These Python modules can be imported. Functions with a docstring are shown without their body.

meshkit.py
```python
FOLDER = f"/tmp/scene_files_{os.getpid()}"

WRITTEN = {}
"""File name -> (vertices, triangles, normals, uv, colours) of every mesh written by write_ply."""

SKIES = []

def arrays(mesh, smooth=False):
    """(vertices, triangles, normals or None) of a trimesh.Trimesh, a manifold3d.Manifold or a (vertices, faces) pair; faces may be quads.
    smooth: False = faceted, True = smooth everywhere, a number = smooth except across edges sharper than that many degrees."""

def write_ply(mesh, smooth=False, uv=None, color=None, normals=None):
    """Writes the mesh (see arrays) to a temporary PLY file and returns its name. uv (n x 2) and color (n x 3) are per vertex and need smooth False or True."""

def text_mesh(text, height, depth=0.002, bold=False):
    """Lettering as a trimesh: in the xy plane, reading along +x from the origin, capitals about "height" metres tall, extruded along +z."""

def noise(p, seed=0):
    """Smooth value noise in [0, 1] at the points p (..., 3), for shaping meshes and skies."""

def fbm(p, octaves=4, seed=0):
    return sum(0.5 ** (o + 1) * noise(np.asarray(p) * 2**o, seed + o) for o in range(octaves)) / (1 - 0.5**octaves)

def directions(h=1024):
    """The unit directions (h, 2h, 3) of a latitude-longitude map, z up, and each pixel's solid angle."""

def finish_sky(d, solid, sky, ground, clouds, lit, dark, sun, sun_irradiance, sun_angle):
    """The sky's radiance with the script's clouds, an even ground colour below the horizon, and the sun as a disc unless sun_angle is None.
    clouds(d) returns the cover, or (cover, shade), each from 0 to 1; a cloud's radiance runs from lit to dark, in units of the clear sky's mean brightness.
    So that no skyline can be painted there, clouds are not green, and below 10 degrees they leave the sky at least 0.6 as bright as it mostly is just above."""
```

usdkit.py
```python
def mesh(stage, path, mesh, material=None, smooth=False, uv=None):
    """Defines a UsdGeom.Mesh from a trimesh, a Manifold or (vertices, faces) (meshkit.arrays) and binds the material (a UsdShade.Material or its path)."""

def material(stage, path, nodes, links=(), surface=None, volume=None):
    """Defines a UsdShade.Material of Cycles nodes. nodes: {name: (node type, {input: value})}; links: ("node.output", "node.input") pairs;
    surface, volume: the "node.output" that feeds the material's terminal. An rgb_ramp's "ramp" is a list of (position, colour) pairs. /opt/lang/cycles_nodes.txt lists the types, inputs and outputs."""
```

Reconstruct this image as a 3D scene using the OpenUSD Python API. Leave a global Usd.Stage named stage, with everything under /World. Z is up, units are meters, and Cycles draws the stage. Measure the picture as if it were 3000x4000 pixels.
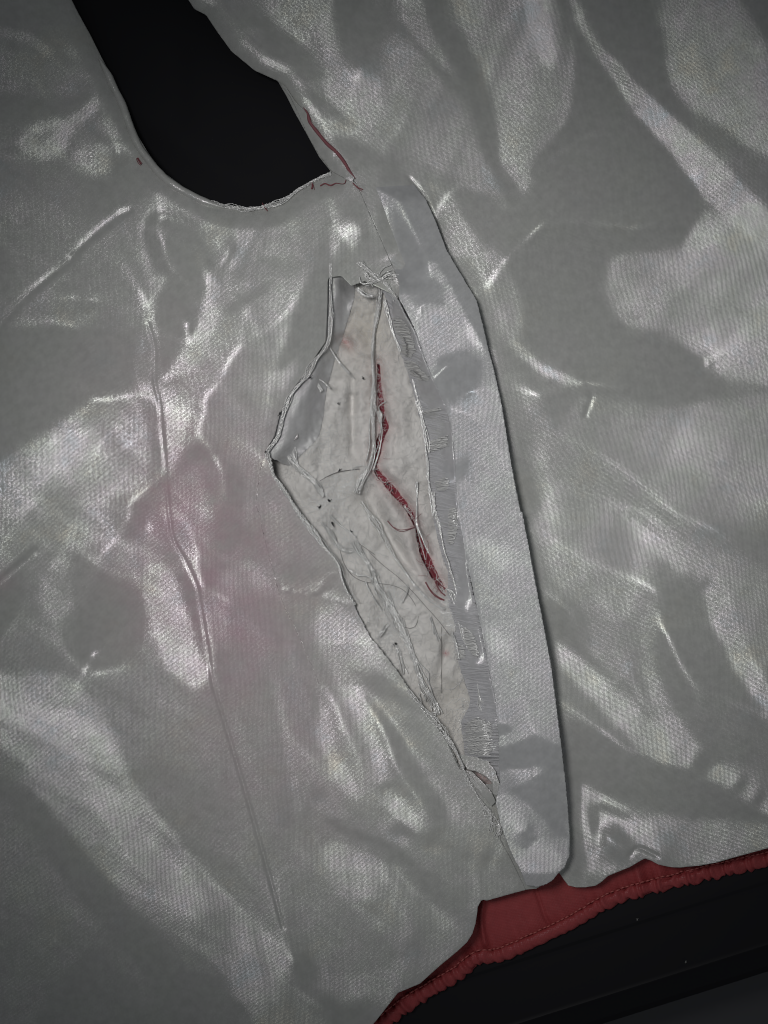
import math, random
import numpy as np, trimesh, shapely, usdkit
from shapely.geometry import Polygon, LineString
from scipy import ndimage
from scipy.optimize import minimize
from meshkit import fbm
from pxr import Usd, UsdGeom, UsdLux, UsdShade, Sdf, Gf, Vt

random.seed(7); RNG = np.random.default_rng(7)
stage = Usd.Stage.CreateInMemory()
UsdGeom.SetStageUpAxis(stage, UsdGeom.Tokens.z); UsdGeom.SetStageMetersPerUnit(stage, 1.0)
UsdGeom.Xform.Define(stage, '/World')

# ------------------------------------------------------------------ camera, light, exposure
S = 4.0e-5                       # metres on the cloth for one unit of the layout drawing (3000 x 4000 units = 12 x 16 cm)
H = 0.26                         # camera height
LIGHT = np.array([-0.050, 0.030, 0.27])
AIM = np.array([0.004, 0.002, 0.0])
cam = UsdGeom.Camera.Define(stage, '/World/camera')
cam.AddTranslateOp().Set(Gf.Vec3d(0, 0, H))
cam.CreateHorizontalApertureAttr(36.0)
cam.CreateFocalLengthAttr(36.0 * H / 0.12)
cam.CreateClippingRangeAttr(Gf.Vec2f(0.01, 10.0))
cam.CreateFStopAttr(0.0)
cam.CreateExposureAttr(0.0)

def lamp():
    d = AIM - LIGHT; d /= np.linalg.norm(d)
    l = UsdLux.SphereLight.Define(stage, '/World/phone_lamp')
    z = -d; x = np.cross([0, 1, 0], z); x /= np.linalg.norm(x); y = np.cross(z, x)
    m = np.eye(4); m[0, :3], m[1, :3], m[2, :3], m[3, :3] = x, y, z, LIGHT
    l.AddTransformOp().Set(Gf.Matrix4d(*m.ravel().tolist()))
    l.CreateRadiusAttr(0.026); l.CreateIntensityAttr(LAMP); l.CreateNormalizeAttr(True)
    l.CreateColorAttr(Gf.Vec3f(1.0, 0.985, 0.97))
    sh = UsdLux.ShapingAPI.Apply(l.GetPrim())
    sh.CreateShapingConeAngleAttr(18.6); sh.CreateShapingConeSoftnessAttr(1.0)
LAMP = 0.39
lamp()
room = UsdLux.DomeLight.Define(stage, '/World/room_light')
room.CreateIntensityAttr(0.030); room.CreateColorAttr(Gf.Vec3f(0.92, 0.97, 1.0))

# ------------------------------------------------------------------ helpers
_used = {}
def numbered(path):
    n = _used.get(path, 0); _used[path] = n + 1
    return path if n == 0 else f'{path}_{n:03d}'

def tag(prim, **k):
    for a, b in k.items(): prim.SetCustomDataByKey(a, b)
    return prim

def thing(name, label=None, category=None, group=None, kind=None):
    p = UsdGeom.Xform.Define(stage, numbered('/World/' + name)).GetPrim()
    tag(p, **{k: v for k, v in dict(label=label, category=category, group=group, kind=kind).items() if v})
    return p

def put(name, mesh, mat, parent=None, smooth=False, attrs=None, **tags):
    base = parent.GetPath().pathString if parent else '/World'
    m = usdkit.mesh(stage, numbered(base + '/' + name), mesh, mat, smooth=smooth)
    api = UsdGeom.PrimvarsAPI(m)
    for k, v in (attrs or {}).items():
        v = np.asarray(v, np.float32)
        if v.ndim == 1: api.CreatePrimvar(k, Sdf.ValueTypeNames.FloatArray, 'vertex').Set(Vt.FloatArray.FromNumpy(v))
        else: api.CreatePrimvar(k, Sdf.ValueTypeNames.Color3fArray, 'vertex').Set(Vt.Vec3fArray.FromNumpy(v))
    return tag(m.GetPrim(), **tags)

def world(px, py, z):
    """A point of the layout drawing at height z, in metres."""
    px, py, z = np.broadcast_arrays(np.asarray(px, float), np.asarray(py, float), np.asarray(z, float))
    k = S * (1 - z / H)
    return np.stack([(px - 1500) * k, (2000 - py) * k, z], -1)

OFF = dict(A=(0, 0), B=(1500, 0), C=(0, 1000), D=(1500, 1000), E=(0, 2000), F=(1500, 2000), G=(0, 3000), H=(1500, 3000))
def pts(crop, text):
    """'x,y x,y' in one of the eight tiles of the layout drawing -> drawing units."""
    a = np.array([[float(v) for v in p.split(',')] for p in text.split()])
    if crop == 'P': return a                                           # drawing units already
    if crop == 'W': return a * (3000 / 1659)                          # whole drawing at 1659 wide
    if crop in ZOOM: ox, oy, k = ZOOM[crop]; return a * k + [ox, oy]
    return a * (1500 / 1659) + OFF[crop]
ZOOM = {'1': (1000, 950, 1100 / 1659), '2': (1000, 1550, 1100 / 1659), '3': (1000, 2150, 1100 / 1659), '4': (1400, 2700, 1100 / 1659),
        '5': (1400, 3300, 1600 / 1659), '6': (300, 0, 1200 / 1659), '7': (1500, 1050, 500 / 1580), '8': (1000, 1250, 350 / 1191),
        '9': (1000, 1700, 500 / 1580), '0': (1500, 2250, 500 / 1106), 'J': (900, 2300, 1200 / 1659), 'K': (0, 600, 1400 / 1659), 'M': (1400, 0, 1600 / 952), 'T': (2000, 3500, 1000 / 1659)}
def join(*parts): return np.vstack([pts(c, t) for c, t in parts])

def smooth_line(p, n=None, step=12.0):
    """A Catmull-Rom curve through the points, sampled evenly."""
    p = np.asarray(p, float)
    q = np.vstack([2 * p[0] - p[1], p, 2 * p[-1] - p[-2]])
    out = []
    for i in range(1, len(q) - 2):
        t = np.linspace(0, 1, 12, endpoint=False)[:, None]
        a, b, c, d = q[i - 1], q[i], q[i + 1], q[i + 2]
        out.append(0.5 * (2 * b + (c - a) * t + (2 * a - 5 * b + 4 * c - d) * t ** 2 + (3 * b - a - 3 * c + d) * t ** 3))
    out = np.vstack(out + [p[-1:]])
    l = np.concatenate([[0], np.cumsum(np.linalg.norm(np.diff(out, axis=0), axis=1))])
    n = n or max(4, int(l[-1] / step) + 1)
    t = np.linspace(0, l[-1], n)
    return np.stack([np.interp(t, l, out[:, k]) for k in range(out.shape[1])], 1)

def tube(points, radii, sides=6, caps=True):
    p = np.asarray(points, float)
    t = np.gradient(p, axis=0); t /= np.linalg.norm(t, axis=1, keepdims=True) + 1e-12
    a = np.cross(t, np.where(np.abs(t[:, 2:]) < 0.9, [0, 0, 1.0], [1.0, 0, 0])); a /= np.linalg.norm(a, axis=1, keepdims=True) + 1e-12
    b, ang = np.cross(t, a), np.arange(sides) * 2 * np.pi / sides
    v = p[:, None] + np.broadcast_to(radii, (len(p),))[:, None, None] * (np.cos(ang)[None, :, None] * a[:, None] + np.sin(ang)[None, :, None] * b[:, None])
    i, j = np.meshgrid(np.arange(len(p) - 1), np.arange(sides), indexing='ij')
    q = np.stack([i * sides + j, i * sides + (j + 1) % sides, (i + 1) * sides + (j + 1) % sides, (i + 1) * sides + j], -1).reshape(-1, 4)
    f = np.vstack([q[:, [0, 2, 1]], q[:, [0, 3, 2]]])
    v = v.reshape(-1, 3)
    if caps:
        n = len(v); v = np.vstack([v, p[:1], p[-1:]]); k = np.arange(sides); e = (len(p) - 1) * sides
        f = np.vstack([f, np.stack([np.full(sides, n), k, (k + 1) % sides], 1), np.stack([np.full(sides, n + 1), e + (k + 1) % sides, e + k], 1)])
    return v, f

def merge(parts):
    vs, fs, n = [], [], 0
    for v, f in parts: vs.append(v); fs.append(f + n); n += len(v)
    return np.vstack(vs), np.vstack(fs)

# ------------------------------------------------------------------ materials
def mat(name, nodes, links, surface='p.BSDF'):
    return usdkit.material(stage, '/World/Looks/' + name, nodes, links, surface=surface)

def weave_nodes(angle, period, depth, warp=0.5, tilt=0.20):
    """Plain weave: crowns of the yarns as a fine relief (b.normal) and a lustre that differs from crown to crown (lus.color)."""
    k = 2 * math.pi / period
    n = {'g': ('geometry', {}),
         'wn': ('noise_texture', {'scale': 60.0, 'detail': 1.0}),
         'wv': ('vector_math', {'math_type': 'multiply_add', 'vector2': (warp * 1e-3 * 2,) * 3}),
         'map': ('mapping', {'mapping_type': 'point', 'rotation': (0, 0, angle), 'scale': (1, 1, 1)}),
         's': ('separate_xyz', {}),
         'ku': ('math', {'math_type': 'multiply', 'value2': k}), 'kv': ('math', {'math_type': 'multiply', 'value2': k * 1.25}),
         'su': ('math', {'math_type': 'sine'}), 'sv': ('math', {'math_type': 'sine'}),
         'h': ('math', {'math_type': 'multiply'}),
         'fn': ('noise_texture', {'scale': 1 / (period * 1.1), 'detail': 2.0, 'roughness': 0.6}),
         'fa': ('math', {'math_type': 'multiply_add', 'value2': 1.0, 'value3': -0.5}),
         'ha': ('math', {'math_type': 'add'}),
         'cm': ('mapping', {'mapping_type': 'point', 'scale': (2 / period, 2.5 / period, 0)}),
         'cf': ('vector_math', {'math_type': 'floor'}),
         'cw': ('white_noise_texture', {'dimensions': '2D'}),
         'cn': ('noise_texture', {'scale': 420.0, 'detail': 2.0}),
         'ca': ('math', {'math_type': 'multiply'}),
         'lus': ('rgb_ramp', {'ramp': [(0.0, (.28,) * 3), (0.25, (.46,) * 3), (0.6, (.8,) * 3)]}),
         'lv': ('rgb_to_bw', {}),
         't0': ('vector_math', {'math_type': 'subtract', 'vector2': (.5, .5, .5)}),
         't1': ('vector_math', {'math_type': 'multiply_add', 'vector2': (tilt, tilt, 0)}),
         't2': ('vector_math', {'math_type': 'normalize'}),
         'b': ('bump', {'strength': 1.0, 'distance': depth})}
    l = [('g.position', 'wn.vector'), ('wn.color', 'wv.vector1'), ('g.position', 'wv.vector3'), ('wv.vector', 'map.vector'), ('map.vector', 's.vector'),
         ('s.x', 'ku.value1'), ('s.y', 'kv.value1'), ('ku.value', 'su.value1'), ('kv.value', 'sv.value1'), ('su.value', 'h.value1'), ('sv.value', 'h.value2'),
         ('g.position', 'fn.vector'), ('fn.fac', 'fa.value1'), ('h.value', 'ha.value1'), ('fa.value', 'ha.value2'), ('ha.value', 'b.height'),
         ('map.vector', 'cm.vector'), ('cm.vector', 'cf.vector1'), ('cf.vector', 'cw.vector'), ('g.position', 'cn.vector'), ('cw.value', 'ca.value1'), ('cn.fac', 'ca.value2'),
         ('ca.value', 'lus.fac'), ('lus.color', 'lv.color'),
         ('cw.color', 't0.vector1'), ('t0.vector', 't1.vector1'), ('g.normal', 't1.vector3'), ('t1.vector', 't2.vector1'), ('t2.vector', 'b.normal')]
    return n, l

def satin(name, color, angle, period=0.00030, depth=5.5e-6, rough=0.30, spec=1.0, ior=2.25, pink=None, tilt=0.10, calm=False):
    n, l = weave_nodes(angle, period, depth, tilt=tilt)
    if calm: n['lus'] = ('rgb_ramp', {'ramp': [(0.0, (.3,) * 3), (0.6, (.62,) * 3)]})
    n['p'] = ('principled_bsdf', {'base_color': color, 'roughness': rough, 'ior': ior})
    n['sp'] = ('math', {'math_type': 'multiply', 'value2': spec})
    l += [('b.normal', 'p.normal'), ('lv.val', 'sp.value1'), ('sp.value', 'p.specular_ior_level')]
    # yarns differ a little in tone; their shine has a faint rainbow
    n['yn'] = ('noise_texture', {'scale': 900.0, 'detail': 2.0})
    n['yr'] = ('rgb_ramp', {'ramp': [(0.3, tuple(c * 0.92 for c in color)), (0.7, tuple(min(1, c * 1.06) for c in color))]})
    l += [('g.position', 'yn.vector'), ('yn.fac', 'yr.fac')]
    out = 'yr.color'
    n['tn'] = ('noise_texture', {'scale': 110.0, 'detail': 4.0, 'roughness': 0.7})
    n['tr'] = ('rgb_ramp', {'ramp': [(0.30, (0.80, 0.90, 1.0)), (0.42, (1.0, 0.93, 1.0)), (0.5, (1, 1, 1)), (0.58, (0.94, 1.0, 0.93)), (0.70, (1.0, 0.96, 0.80))]})
    l += [('g.position', 'tn.vector'), ('tn.fac', 'tr.fac'), ('tr.color', 'p.specular_tint')]
    if pink:                                                            # red dye that has bled into the cloth, uneven along the yarns
        n['pn'] = ('noise_texture', {'scale': 170.0, 'detail': 4.0, 'roughness': 0.65})
        n['pr'] = ('rgb_ramp', {'ramp': [(0.3, (.25,) * 3), (0.7, (1.0,) * 3)]}); n['pb'] = ('rgb_to_bw', {})
        l += [('g.position', 'pn.vector'), ('pn.fac', 'pr.fac'), ('pr.color', 'pb.color')]
        for i, (cx, cy, rx, ry, amount) in enumerate(PINKS):
            rx, ry = 1.9 * rx * S, 1.9 * ry * S; x0, y0 = (cx - 1500) * S, (2000 - cy) * S
            n[f'm{i}'] = ('mapping', {'mapping_type': 'point', 'location': (-x0 / rx, -y0 / ry, 0), 'scale': (1 / rx, 1 / ry, 0)})
            n[f'd{i}'] = ('gradient_texture', {'gradient_type': 'quadratic_sphere'}); n[f'f{i}'] = ('math', {'math_type': 'multiply', 'value2': amount})
            n[f'e{i}'] = ('math', {'math_type': 'multiply'}); n[f'x{i}'] = ('mix', {'color2': pink})
            l += [('g.position', f'm{i}.vector'), (f'm{i}.vector', f'd{i}.vector'), (f'd{i}.fac', f'f{i}.value1'), (f'f{i}.value', f'e{i}.value1'), ('pb.val', f'e{i}.value2'), (f'e{i}.value', f'x{i}.fac'), (out, f'x{i}.color1')]
            out = f'x{i}.color'
    l.append((out, 'p.base_color'))
    return mat(name, n, l)

PINKS = [(760, 2000, 340, 420, .6), (860, 2200, 280, 360, .5), (940, 2480, 400, 680, .58), (700, 1750, 340, 480, .32), (1250, 2950, 260, 400, .2), (20, 2260, 90, 60, .5)]
WHITE = (0.462, 0.467, 0.450)
PINK = (0.52, 0.30, 0.375)
lining_mat = satin('white_lining_satin', WHITE, 0.9, pink=PINK)
lining_mat2 = satin('white_lining_satin_right', WHITE, -0.85, pink=PINK)
strip_mat = satin('white_seam_allowance_satin', (0.46, 0.467, 0.475), 0.9, depth=5e-6, tilt=0.09, spec=.72, calm=True)
flap_mat = satin('white_folded_edge_satin', WHITE, 0.9, pink=PINK)
red_mat = satin('red_outer_fabric', (0.42, 0.075, 0.08), 0.6, period=0.00038, depth=1.3e-5, rough=0.42, spec=0.8, ior=1.45)

def plain(name, color, rough=0.6, spec=0.5, bump=None, **k):
    n = {'g': ('geometry', {}), 'p': ('principled_bsdf', {'base_color': color, 'roughness': rough, 'specular_ior_level': spec, **k})}; l = []
    if bump:
        n['n'] = ('noise_texture', {'scale': bump[0], 'detail': 4.0}); n['b'] = ('bump', {'distance': bump[1]})
        l = [('g.position', 'n.vector'), ('n.fac', 'b.height'), ('b.normal', 'p.normal')]
    return mat(name, n, l)
black_cloth = plain('black_cloth', (0.015, 0.015, 0.0175), 0.9, 0.15, (2500.0, 4e-5), sheen_weight=0.06, sheen_roughness=0.5)
thread_mat = plain('white_thread', (0.84, 0.84, 0.83), 0.2, 1.0, ior=2.0)
sheen_fibre = plain('white_fibre', (0.8, 0.79, 0.78), 0.3, 0.9)
gauze_mat = plain('frayed_white_yarn', (0.6, 0.6, 0.62), 0.3, 1.0)
red_thread = plain('red_thread', (0.30, 0.09, 0.105), 0.5, 0.4)
hair_mat = plain('dark_hair', (0.09, 0.082, 0.078), 0.45, 0.4)
lint_mat = plain('dark_lint', (0.06, 0.06, 0.062), 0.9, 0.1)
dust_mat = plain('pale_dust', (0.35, 0.35, 0.34), 0.9, 0.1)
table_mat = plain('black_table_top', (0.0105, 0.0100, 0.0130), 0.5, 0.25, (1200.0, 1e-5))
floor_mat = plain('dark_grey_floor', (0.12, 0.12, 0.13), 0.85, 0.2, (400.0, 1e-4))

def wadding_material():
    n = {'g': ('geometry', {}), 'at': ('attribute', {'attribute': 'stain'}), 'a2': ('attribute', {'attribute': 'warmth'}),
         'n1': ('noise_texture', {'scale': 1500.0, 'detail': 5.0, 'roughness': 0.7}), 'n2': ('noise_texture', {'scale': 160.0, 'detail': 4.0}),
         'r': ('rgb_ramp', {'ramp': [(0.3, (0.66, 0.645, 0.62)), (0.7, (0.80, 0.785, 0.765))]}),
         'm': ('mix', {'color2': (0.42, 0.07, 0.09)}), 'w': ('mix', {'color2': (0.58, 0.53, 0.44)}),
         'b': ('bump', {'distance': 5e-5, 'strength': 0.7}),
         'p': ('principled_bsdf', {'roughness': 0.75, 'specular_ior_level': 0.3, 'sheen_weight': 0.25, 'sheen_roughness': 0.4})}
    l = [('g.position', 'n1.vector'), ('g.position', 'n2.vector'), ('n2.fac', 'r.fac'), ('r.color', 'w.color1'), ('a2.fac', 'w.fac'), ('w.color', 'm.color1'), ('at.fac', 'm.fac'),
         ('m.color', 'p.base_color'), ('n1.fac', 'b.height'), ('b.normal', 'p.normal')]
    return mat('white_wadding', n, l)
wadding_mat = wadding_material()

# ------------------------------------------------------------------ how the cloth lies
# Each facet of a fold: tile, how squarely it faces the lamp and the viewer (0 turned away .. 1 square), softness, outline.
FACETS = [
 # top left
 ('A', .22, 40, '-200,-200 1000,-200 1000,1106 -200,1106'),
 ('A', .08, 25, '-150,-150 330,-100 360,90 180,120 -150,80'),
 ('A', .40, 12, '-150,160 230,240 300,330 340,390 220,410 -150,380'),
 ('A', .75, 7, '-150,100 0,112 130,145 215,195 240,250 215,250 130,185 0,140 -150,140'),
 ('A', .5, 7, '235,240 300,300 440,330 440,350 290,318 225,260'),
 ('A', .65, 7, '430,340 460,370 440,430 330,500 320,480 420,400'),
 ('A', .45, 10, '270,190 330,180 440,240 450,275 380,275 280,220'),
 ('A', .03, 10, '-150,395 0,395 220,420 330,415 430,372 400,420 320,465 220,480 0,520 -150,530'),
 ('A', .72, 8, '65,620 90,575 130,530 240,500 300,520 320,480 430,430 420,480 330,520 300,600 290,640 200,690 100,660'),
 ('A', .25, 10, '140,590 190,555 245,555 230,590 180,620'),
 ('A', .42, 12, '400,490 500,500 560,550 580,600 430,570'),
 ('A', .55, 10, '290,650 460,612 475,700 485,780 330,730'),
 ('A', .05, 12, '470,640 580,640 600,700 680,760 660,800 560,900 520,870 490,760'),
 ('A', .05, 12, '380,800 480,770 500,900 440,940 380,930'),
 ('A', .30, 25, '-150,850 100,830 360,950 300,1106 -150,1106'),
 ('A', .6, 7, '515,880 575,905 540,925 515,915'),
 ('A', .55, 10, '630,900 690,800 760,840 900,880 760,910 640,930'),
 ('A', .6, 9, '900,890 1160,915 1120,990 1060,1080 990,1010 930,960'),
 ('A', .04, 12, '620,930 800,920 880,990 930,1150 610,1150'),
 ('A', .5, 6, '490,930 510,940 515,1120 490,1120'),
 ('A', .5, 6, '615,925 635,925 610,1120 585,1120'),
 ('A', .02, 7, '960,1020 1000,1010 985,1120 950,1120'),
 ('A', .40, 12, '1180,890 1260,900 1290,1120 1130,1120'),
 ('A', .02, 10, '1100,1000 1160,930 1160,990 1100,1080'),
 ('A', .6, 6, '1405,850 1430,850 1455,950 1440,1110 1415,1110 1430,950'),
 ('A', .75, 8, '1460,960 1540,955 1560,1000 1512,1095'),
 ('A', .1, 12, '1460,850 1560,850 1600,1000 1560,1106 1560,1000 1540,940 1470,940'),
 ('A', .45, 8, '1610,880 1640,1000 1630,1090 1605,1000'),
 ('A', .08, 14, '780,-100 1130,40 1140,60 1300,190 1400,330 1280,345 1180,340 1000,225 900,80'),
 ('A', .35, 10, '1050,95 1110,130 1090,170 1040,130'),
 ('A', .5, 12, '1130,-100 1440,-100 1440,150 1500,270 1410,330 1395,180 1300,190 1140,60'),
 ('A', .05, 12, '1440,-100 1700,-100 1659,200 1570,285 1490,260 1450,100'),
 ('A', .5, 10, '1490,285 1659,330 1659,610 1500,520 1390,360 1420,290'),
 ('A', .0, 8, '1210,350 1370,400 1500,520 1420,470 1300,420'),
 ('A', .5, 10, '1330,500 1480,520 1660,600 1660,640 1500,620 1400,570'),
 ('A', .1, 10, '1400,590 1530,590 1659,700 1560,740 1480,720 1410,640'),
 # top right
 ('B', .38, 18, '-20,130 120,190 260,350 380,570 500,800 520,920 470,1000 300,760 0,620'),
 ('B', .0, 6, '-20,-20 50,50 150,190 350,380 400,440 350,430 200,280 100,150 -20,90'),
 ('B', .45, 9, '20,-60 150,-60 200,130 350,350 370,400 330,380 150,190 50,60'),
 ('B', .02, 7, '150,-60 262,-60 240,60 340,150 400,330 450,400 480,650 600,830 630,860 540,880 400,620 380,480 350,400 200,110'),
 ('B', .5, 9, '260,-60 760,-60 765,130 803,300 800,400 770,520 690,600 630,690 622,850 500,700 480,560 470,400 350,180'),
 ('B', .9, 14, '590,-60 700,-60 740,270 690,285 640,180'),
 ('B', .02, 9, '745,-60 790,40 900,250 1050,440 1250,690 1370,810 1390,900 1300,1040 1150,1200 500,1200 520,900 622,850 640,690 780,530 812,350'),
 ('B', .12, 25, '1000,600 1250,800 1300,880 1150,800'),
 ('B', .78, 8, '760,-60 835,30 900,150 1050,330 1200,470 1330,580 1500,740 1700,940 1700,1200 1560,1106 1430,890 1300,740 1200,620 1050,440 930,270 850,110'),
 ('B', .05, 10, '820,-60 1100,-60 1180,100 1220,300 1210,370 1350,520 1320,570 1200,450 1050,310 920,150'),
 ('B', .62, 22, '1150,50 1250,-60 1500,-60 1659,180 1700,700 1500,570 1380,500 1250,400 1200,300 1230,130'),
 ('B', .15, 14, '1540,-60 1720,-60 1720,200 1640,170'),
 ('B', .3, 10, '1400,600 1500,650 1700,880 1700,930 1500,740'),
 ('B', .55, 12, '1400,880 1700,1106 1700,1200 1150,1200 1300,1050'),
 ('B', .05, 10, '-20,640 120,770 210,920 275,1110 -20,1110'),
 ('B', .42, 12, '180,780 310,830 410,1050 400,1120 300,1120 250,960'),
 ('B', .05, 10, '310,830 410,830 490,960 490,1050 420,1060 350,930'),
 # middle left
 ('C', .18, 25, '-150,-60 330,-60 330,20 0,310 -150,330'),
 ('C', .26, 14, '330,-20 510,-20 600,170 620,285 400,290 150,305 20,305'),
 ('C', .42, 9, '60,255 600,235 625,290 400,292 100,305'),
 ('C', .0, 7, '-150,330 0,310 610,295 605,400 592,580 420,620 0,880 -150,960'),
 ('C', .55, 6, '500,-20 530,-20 570,60 630,200 650,280 620,340 605,450 606,545 590,540 590,420 612,300 590,200 540,70'),
 ('C', .6, 6, '615,-20 640,-20 660,150 668,200 652,280 672,380 672,535 655,535 655,380 636,290 640,150'),
 ('C', .15, 6, '615,330 655,335 655,525 612,525'),
 ('C', .0, 9, '730,60 860,60 892,100 882,180 850,250 800,380 720,500 682,540 668,400 655,250 685,160'),
 ('C', .55, 9, '640,60 700,70 725,90 690,150 662,190'),
 ('C', .42, 16, '930,130 1200,100 1310,60 1290,150 1180,450 1130,700 1150,800 1100,900 900,850 800,700 750,560 850,420 920,250'),
 ('C', .68, 8, '860,60 925,90 935,130 885,300 805,430 720,530 690,542 800,380 840,280 892,130'),
 ('C', .45, 8, '780,240 850,200 860,240 800,270'),
 ('C', .03, 8, '940,250 1060,150 1150,105 1160,115 1080,190 960,245'),
 ('C', .62, 9, '1215,250 1240,270 1220,480 1180,560 1150,720 1130,720 1150,540 1195,430'),
 ('C', .05, 12, '1320,100 1410,-20 1422,200 1412,370 1352,460 1282,530 1225,640 1190,480 1240,300 1300,150'),
 ('C', .5, 8, '1190,500 1280,430 1290,480 1230,600 1200,620'),
 ('C', .78, 7, '600,540 680,545 740,600 690,640 600,590'),
 ('C', .65, 8, '690,560 800,640 822,660 800,720 760,900 720,960 710,800 690,640'),
 ('C', .1, 9, '608,610 680,640 700,900 640,900 612,700'),
 ('C', .5, 12, '-150,970 0,880 300,700 590,590 620,700 640,850 640,1150 -150,1150'),
 ('C', .72, 25, '230,760 450,720 430,850 150,1000 130,920'),
 ('C', .05, 14, '800,830 880,800 960,830 900,880 820,880'),
 ('C', .45, 14, '730,960 870,870 900,1000 880,1150 700,1150'),
 ('C', .12, 14, '900,900 1000,900 1090,1000 1050,1150 900,1150'),
 ('C', .38, 14, '1000,850 1130,800 1110,1000 1090,1150 1050,1150 1070,1000'),
 # middle right
 ('D', .4, 14, '340,-30 530,-30 590,200 570,350 480,330 430,180'),
 ('D', .02, 12, '540,-30 960,-30 900,90 940,190 1030,300 1170,330 1370,440 1480,560 1450,610 1300,650 1150,650 960,600 860,560 700,480 580,360 600,250'),
 ('D', .52, 16, '960,-30 1720,-30 1720,560 1500,540 1380,440 1180,320 1040,300 950,200'),
 ('D', .57, 35, '1000,200 1150,120 1250,250 1100,300'),
 ('D', .38, 18, '560,520 960,610 1150,660 1450,620 1720,580 1720,1150 620,1150 640,800'),
 ('D', .42, 40, '830,640 1100,660 1500,800 1400,1000 1000,800'),
 ('D', .12, 14, '560,700 620,900 700,1150 610,1150 560,900'),
 ('D', .8, 7, '585,395 680,470 760,490 850,545 845,565 690,510 600,440'),
 ('D', .02, 7, '480,380 520,395 590,455 700,520 560,470'),
 ('D', .1, 10, '600,500 800,560 900,590 780,650 740,760 690,700 630,590'),
 ('D', .6, 9, '540,510 640,600 720,735 690,725 610,650'),
 ('D', .0, 6, '840,560 880,590 880,620 850,600'),
 ('D', .1, 10, '860,650 900,660 890,700 860,690'), ('D', .1, 8, '940,690 965,720 950,730'),
 # lower left
 ('E', .42, 18, '-150,-20 650,-20 700,200 600,350 280,130 -20,330 -150,330'),
 ('E', .0, 8, '-100,370 0,300 150,165 175,180 60,290 -100,420'),
 ('E', .03, 9, '310,170 400,180 560,310 640,360 620,440 610,640 350,670 290,430 300,300'),
 ('E', .12, 14, '60,290 180,240 170,420 100,480 -100,500 -100,420'),
 ('E', .45, 12, '190,200 290,280 280,430 240,600 190,420'),
 ('E', .22, 25, '-150,500 240,600 320,680 0,760 -150,760'),
 ('E', .5, 14, '-150,700 320,690 450,880 590,1150 200,1150 -150,900'),
 ('E', .8, 14, '-150,740 0,790 150,840 300,880 460,980 590,1150 400,1150 180,960 -150,840'),
 ('E', .30, 16, '340,690 660,650 800,800 950,900 1010,1150 610,1150 450,860'),
 ('E', .6, 12, '600,200 720,240 800,430 840,560 880,650 905,740 830,760 700,660 640,450'),
 ('E', .55, 6, '690,-20 715,-20 780,120 850,250 885,310 860,320 820,250 750,130'),
 ('E', .02, 7, '748,235 860,340 858,440 882,600 905,700 820,470'),
 ('E', .44, 14, '865,420 940,280 1060,190 1180,250 1212,400 1185,550 1000,600 900,540'),
 ('E', .2, 16, '970,420 1060,370 1110,400 1110,470 1000,510'),
 ('E', .08, 12, '880,60 1010,50 1040,100 980,220 910,190'),
 ('E', .22, 18, '900,600 1180,600 1180,900 1250,1150 1020,1150 940,800'),
 ('E', .08, 12, '1215,430 1290,560 1340,660 1395,900 1380,1150 1260,1150 1195,700'),
 ('E', .5, 7, '1160,650 1190,680 1240,960 1265,1120 1240,1120 1210,960'),
 ('E', .65, 12, '1310,480 1380,390 1470,380 1540,560 1520,700 1450,620 1400,800 1350,640'),
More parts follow.
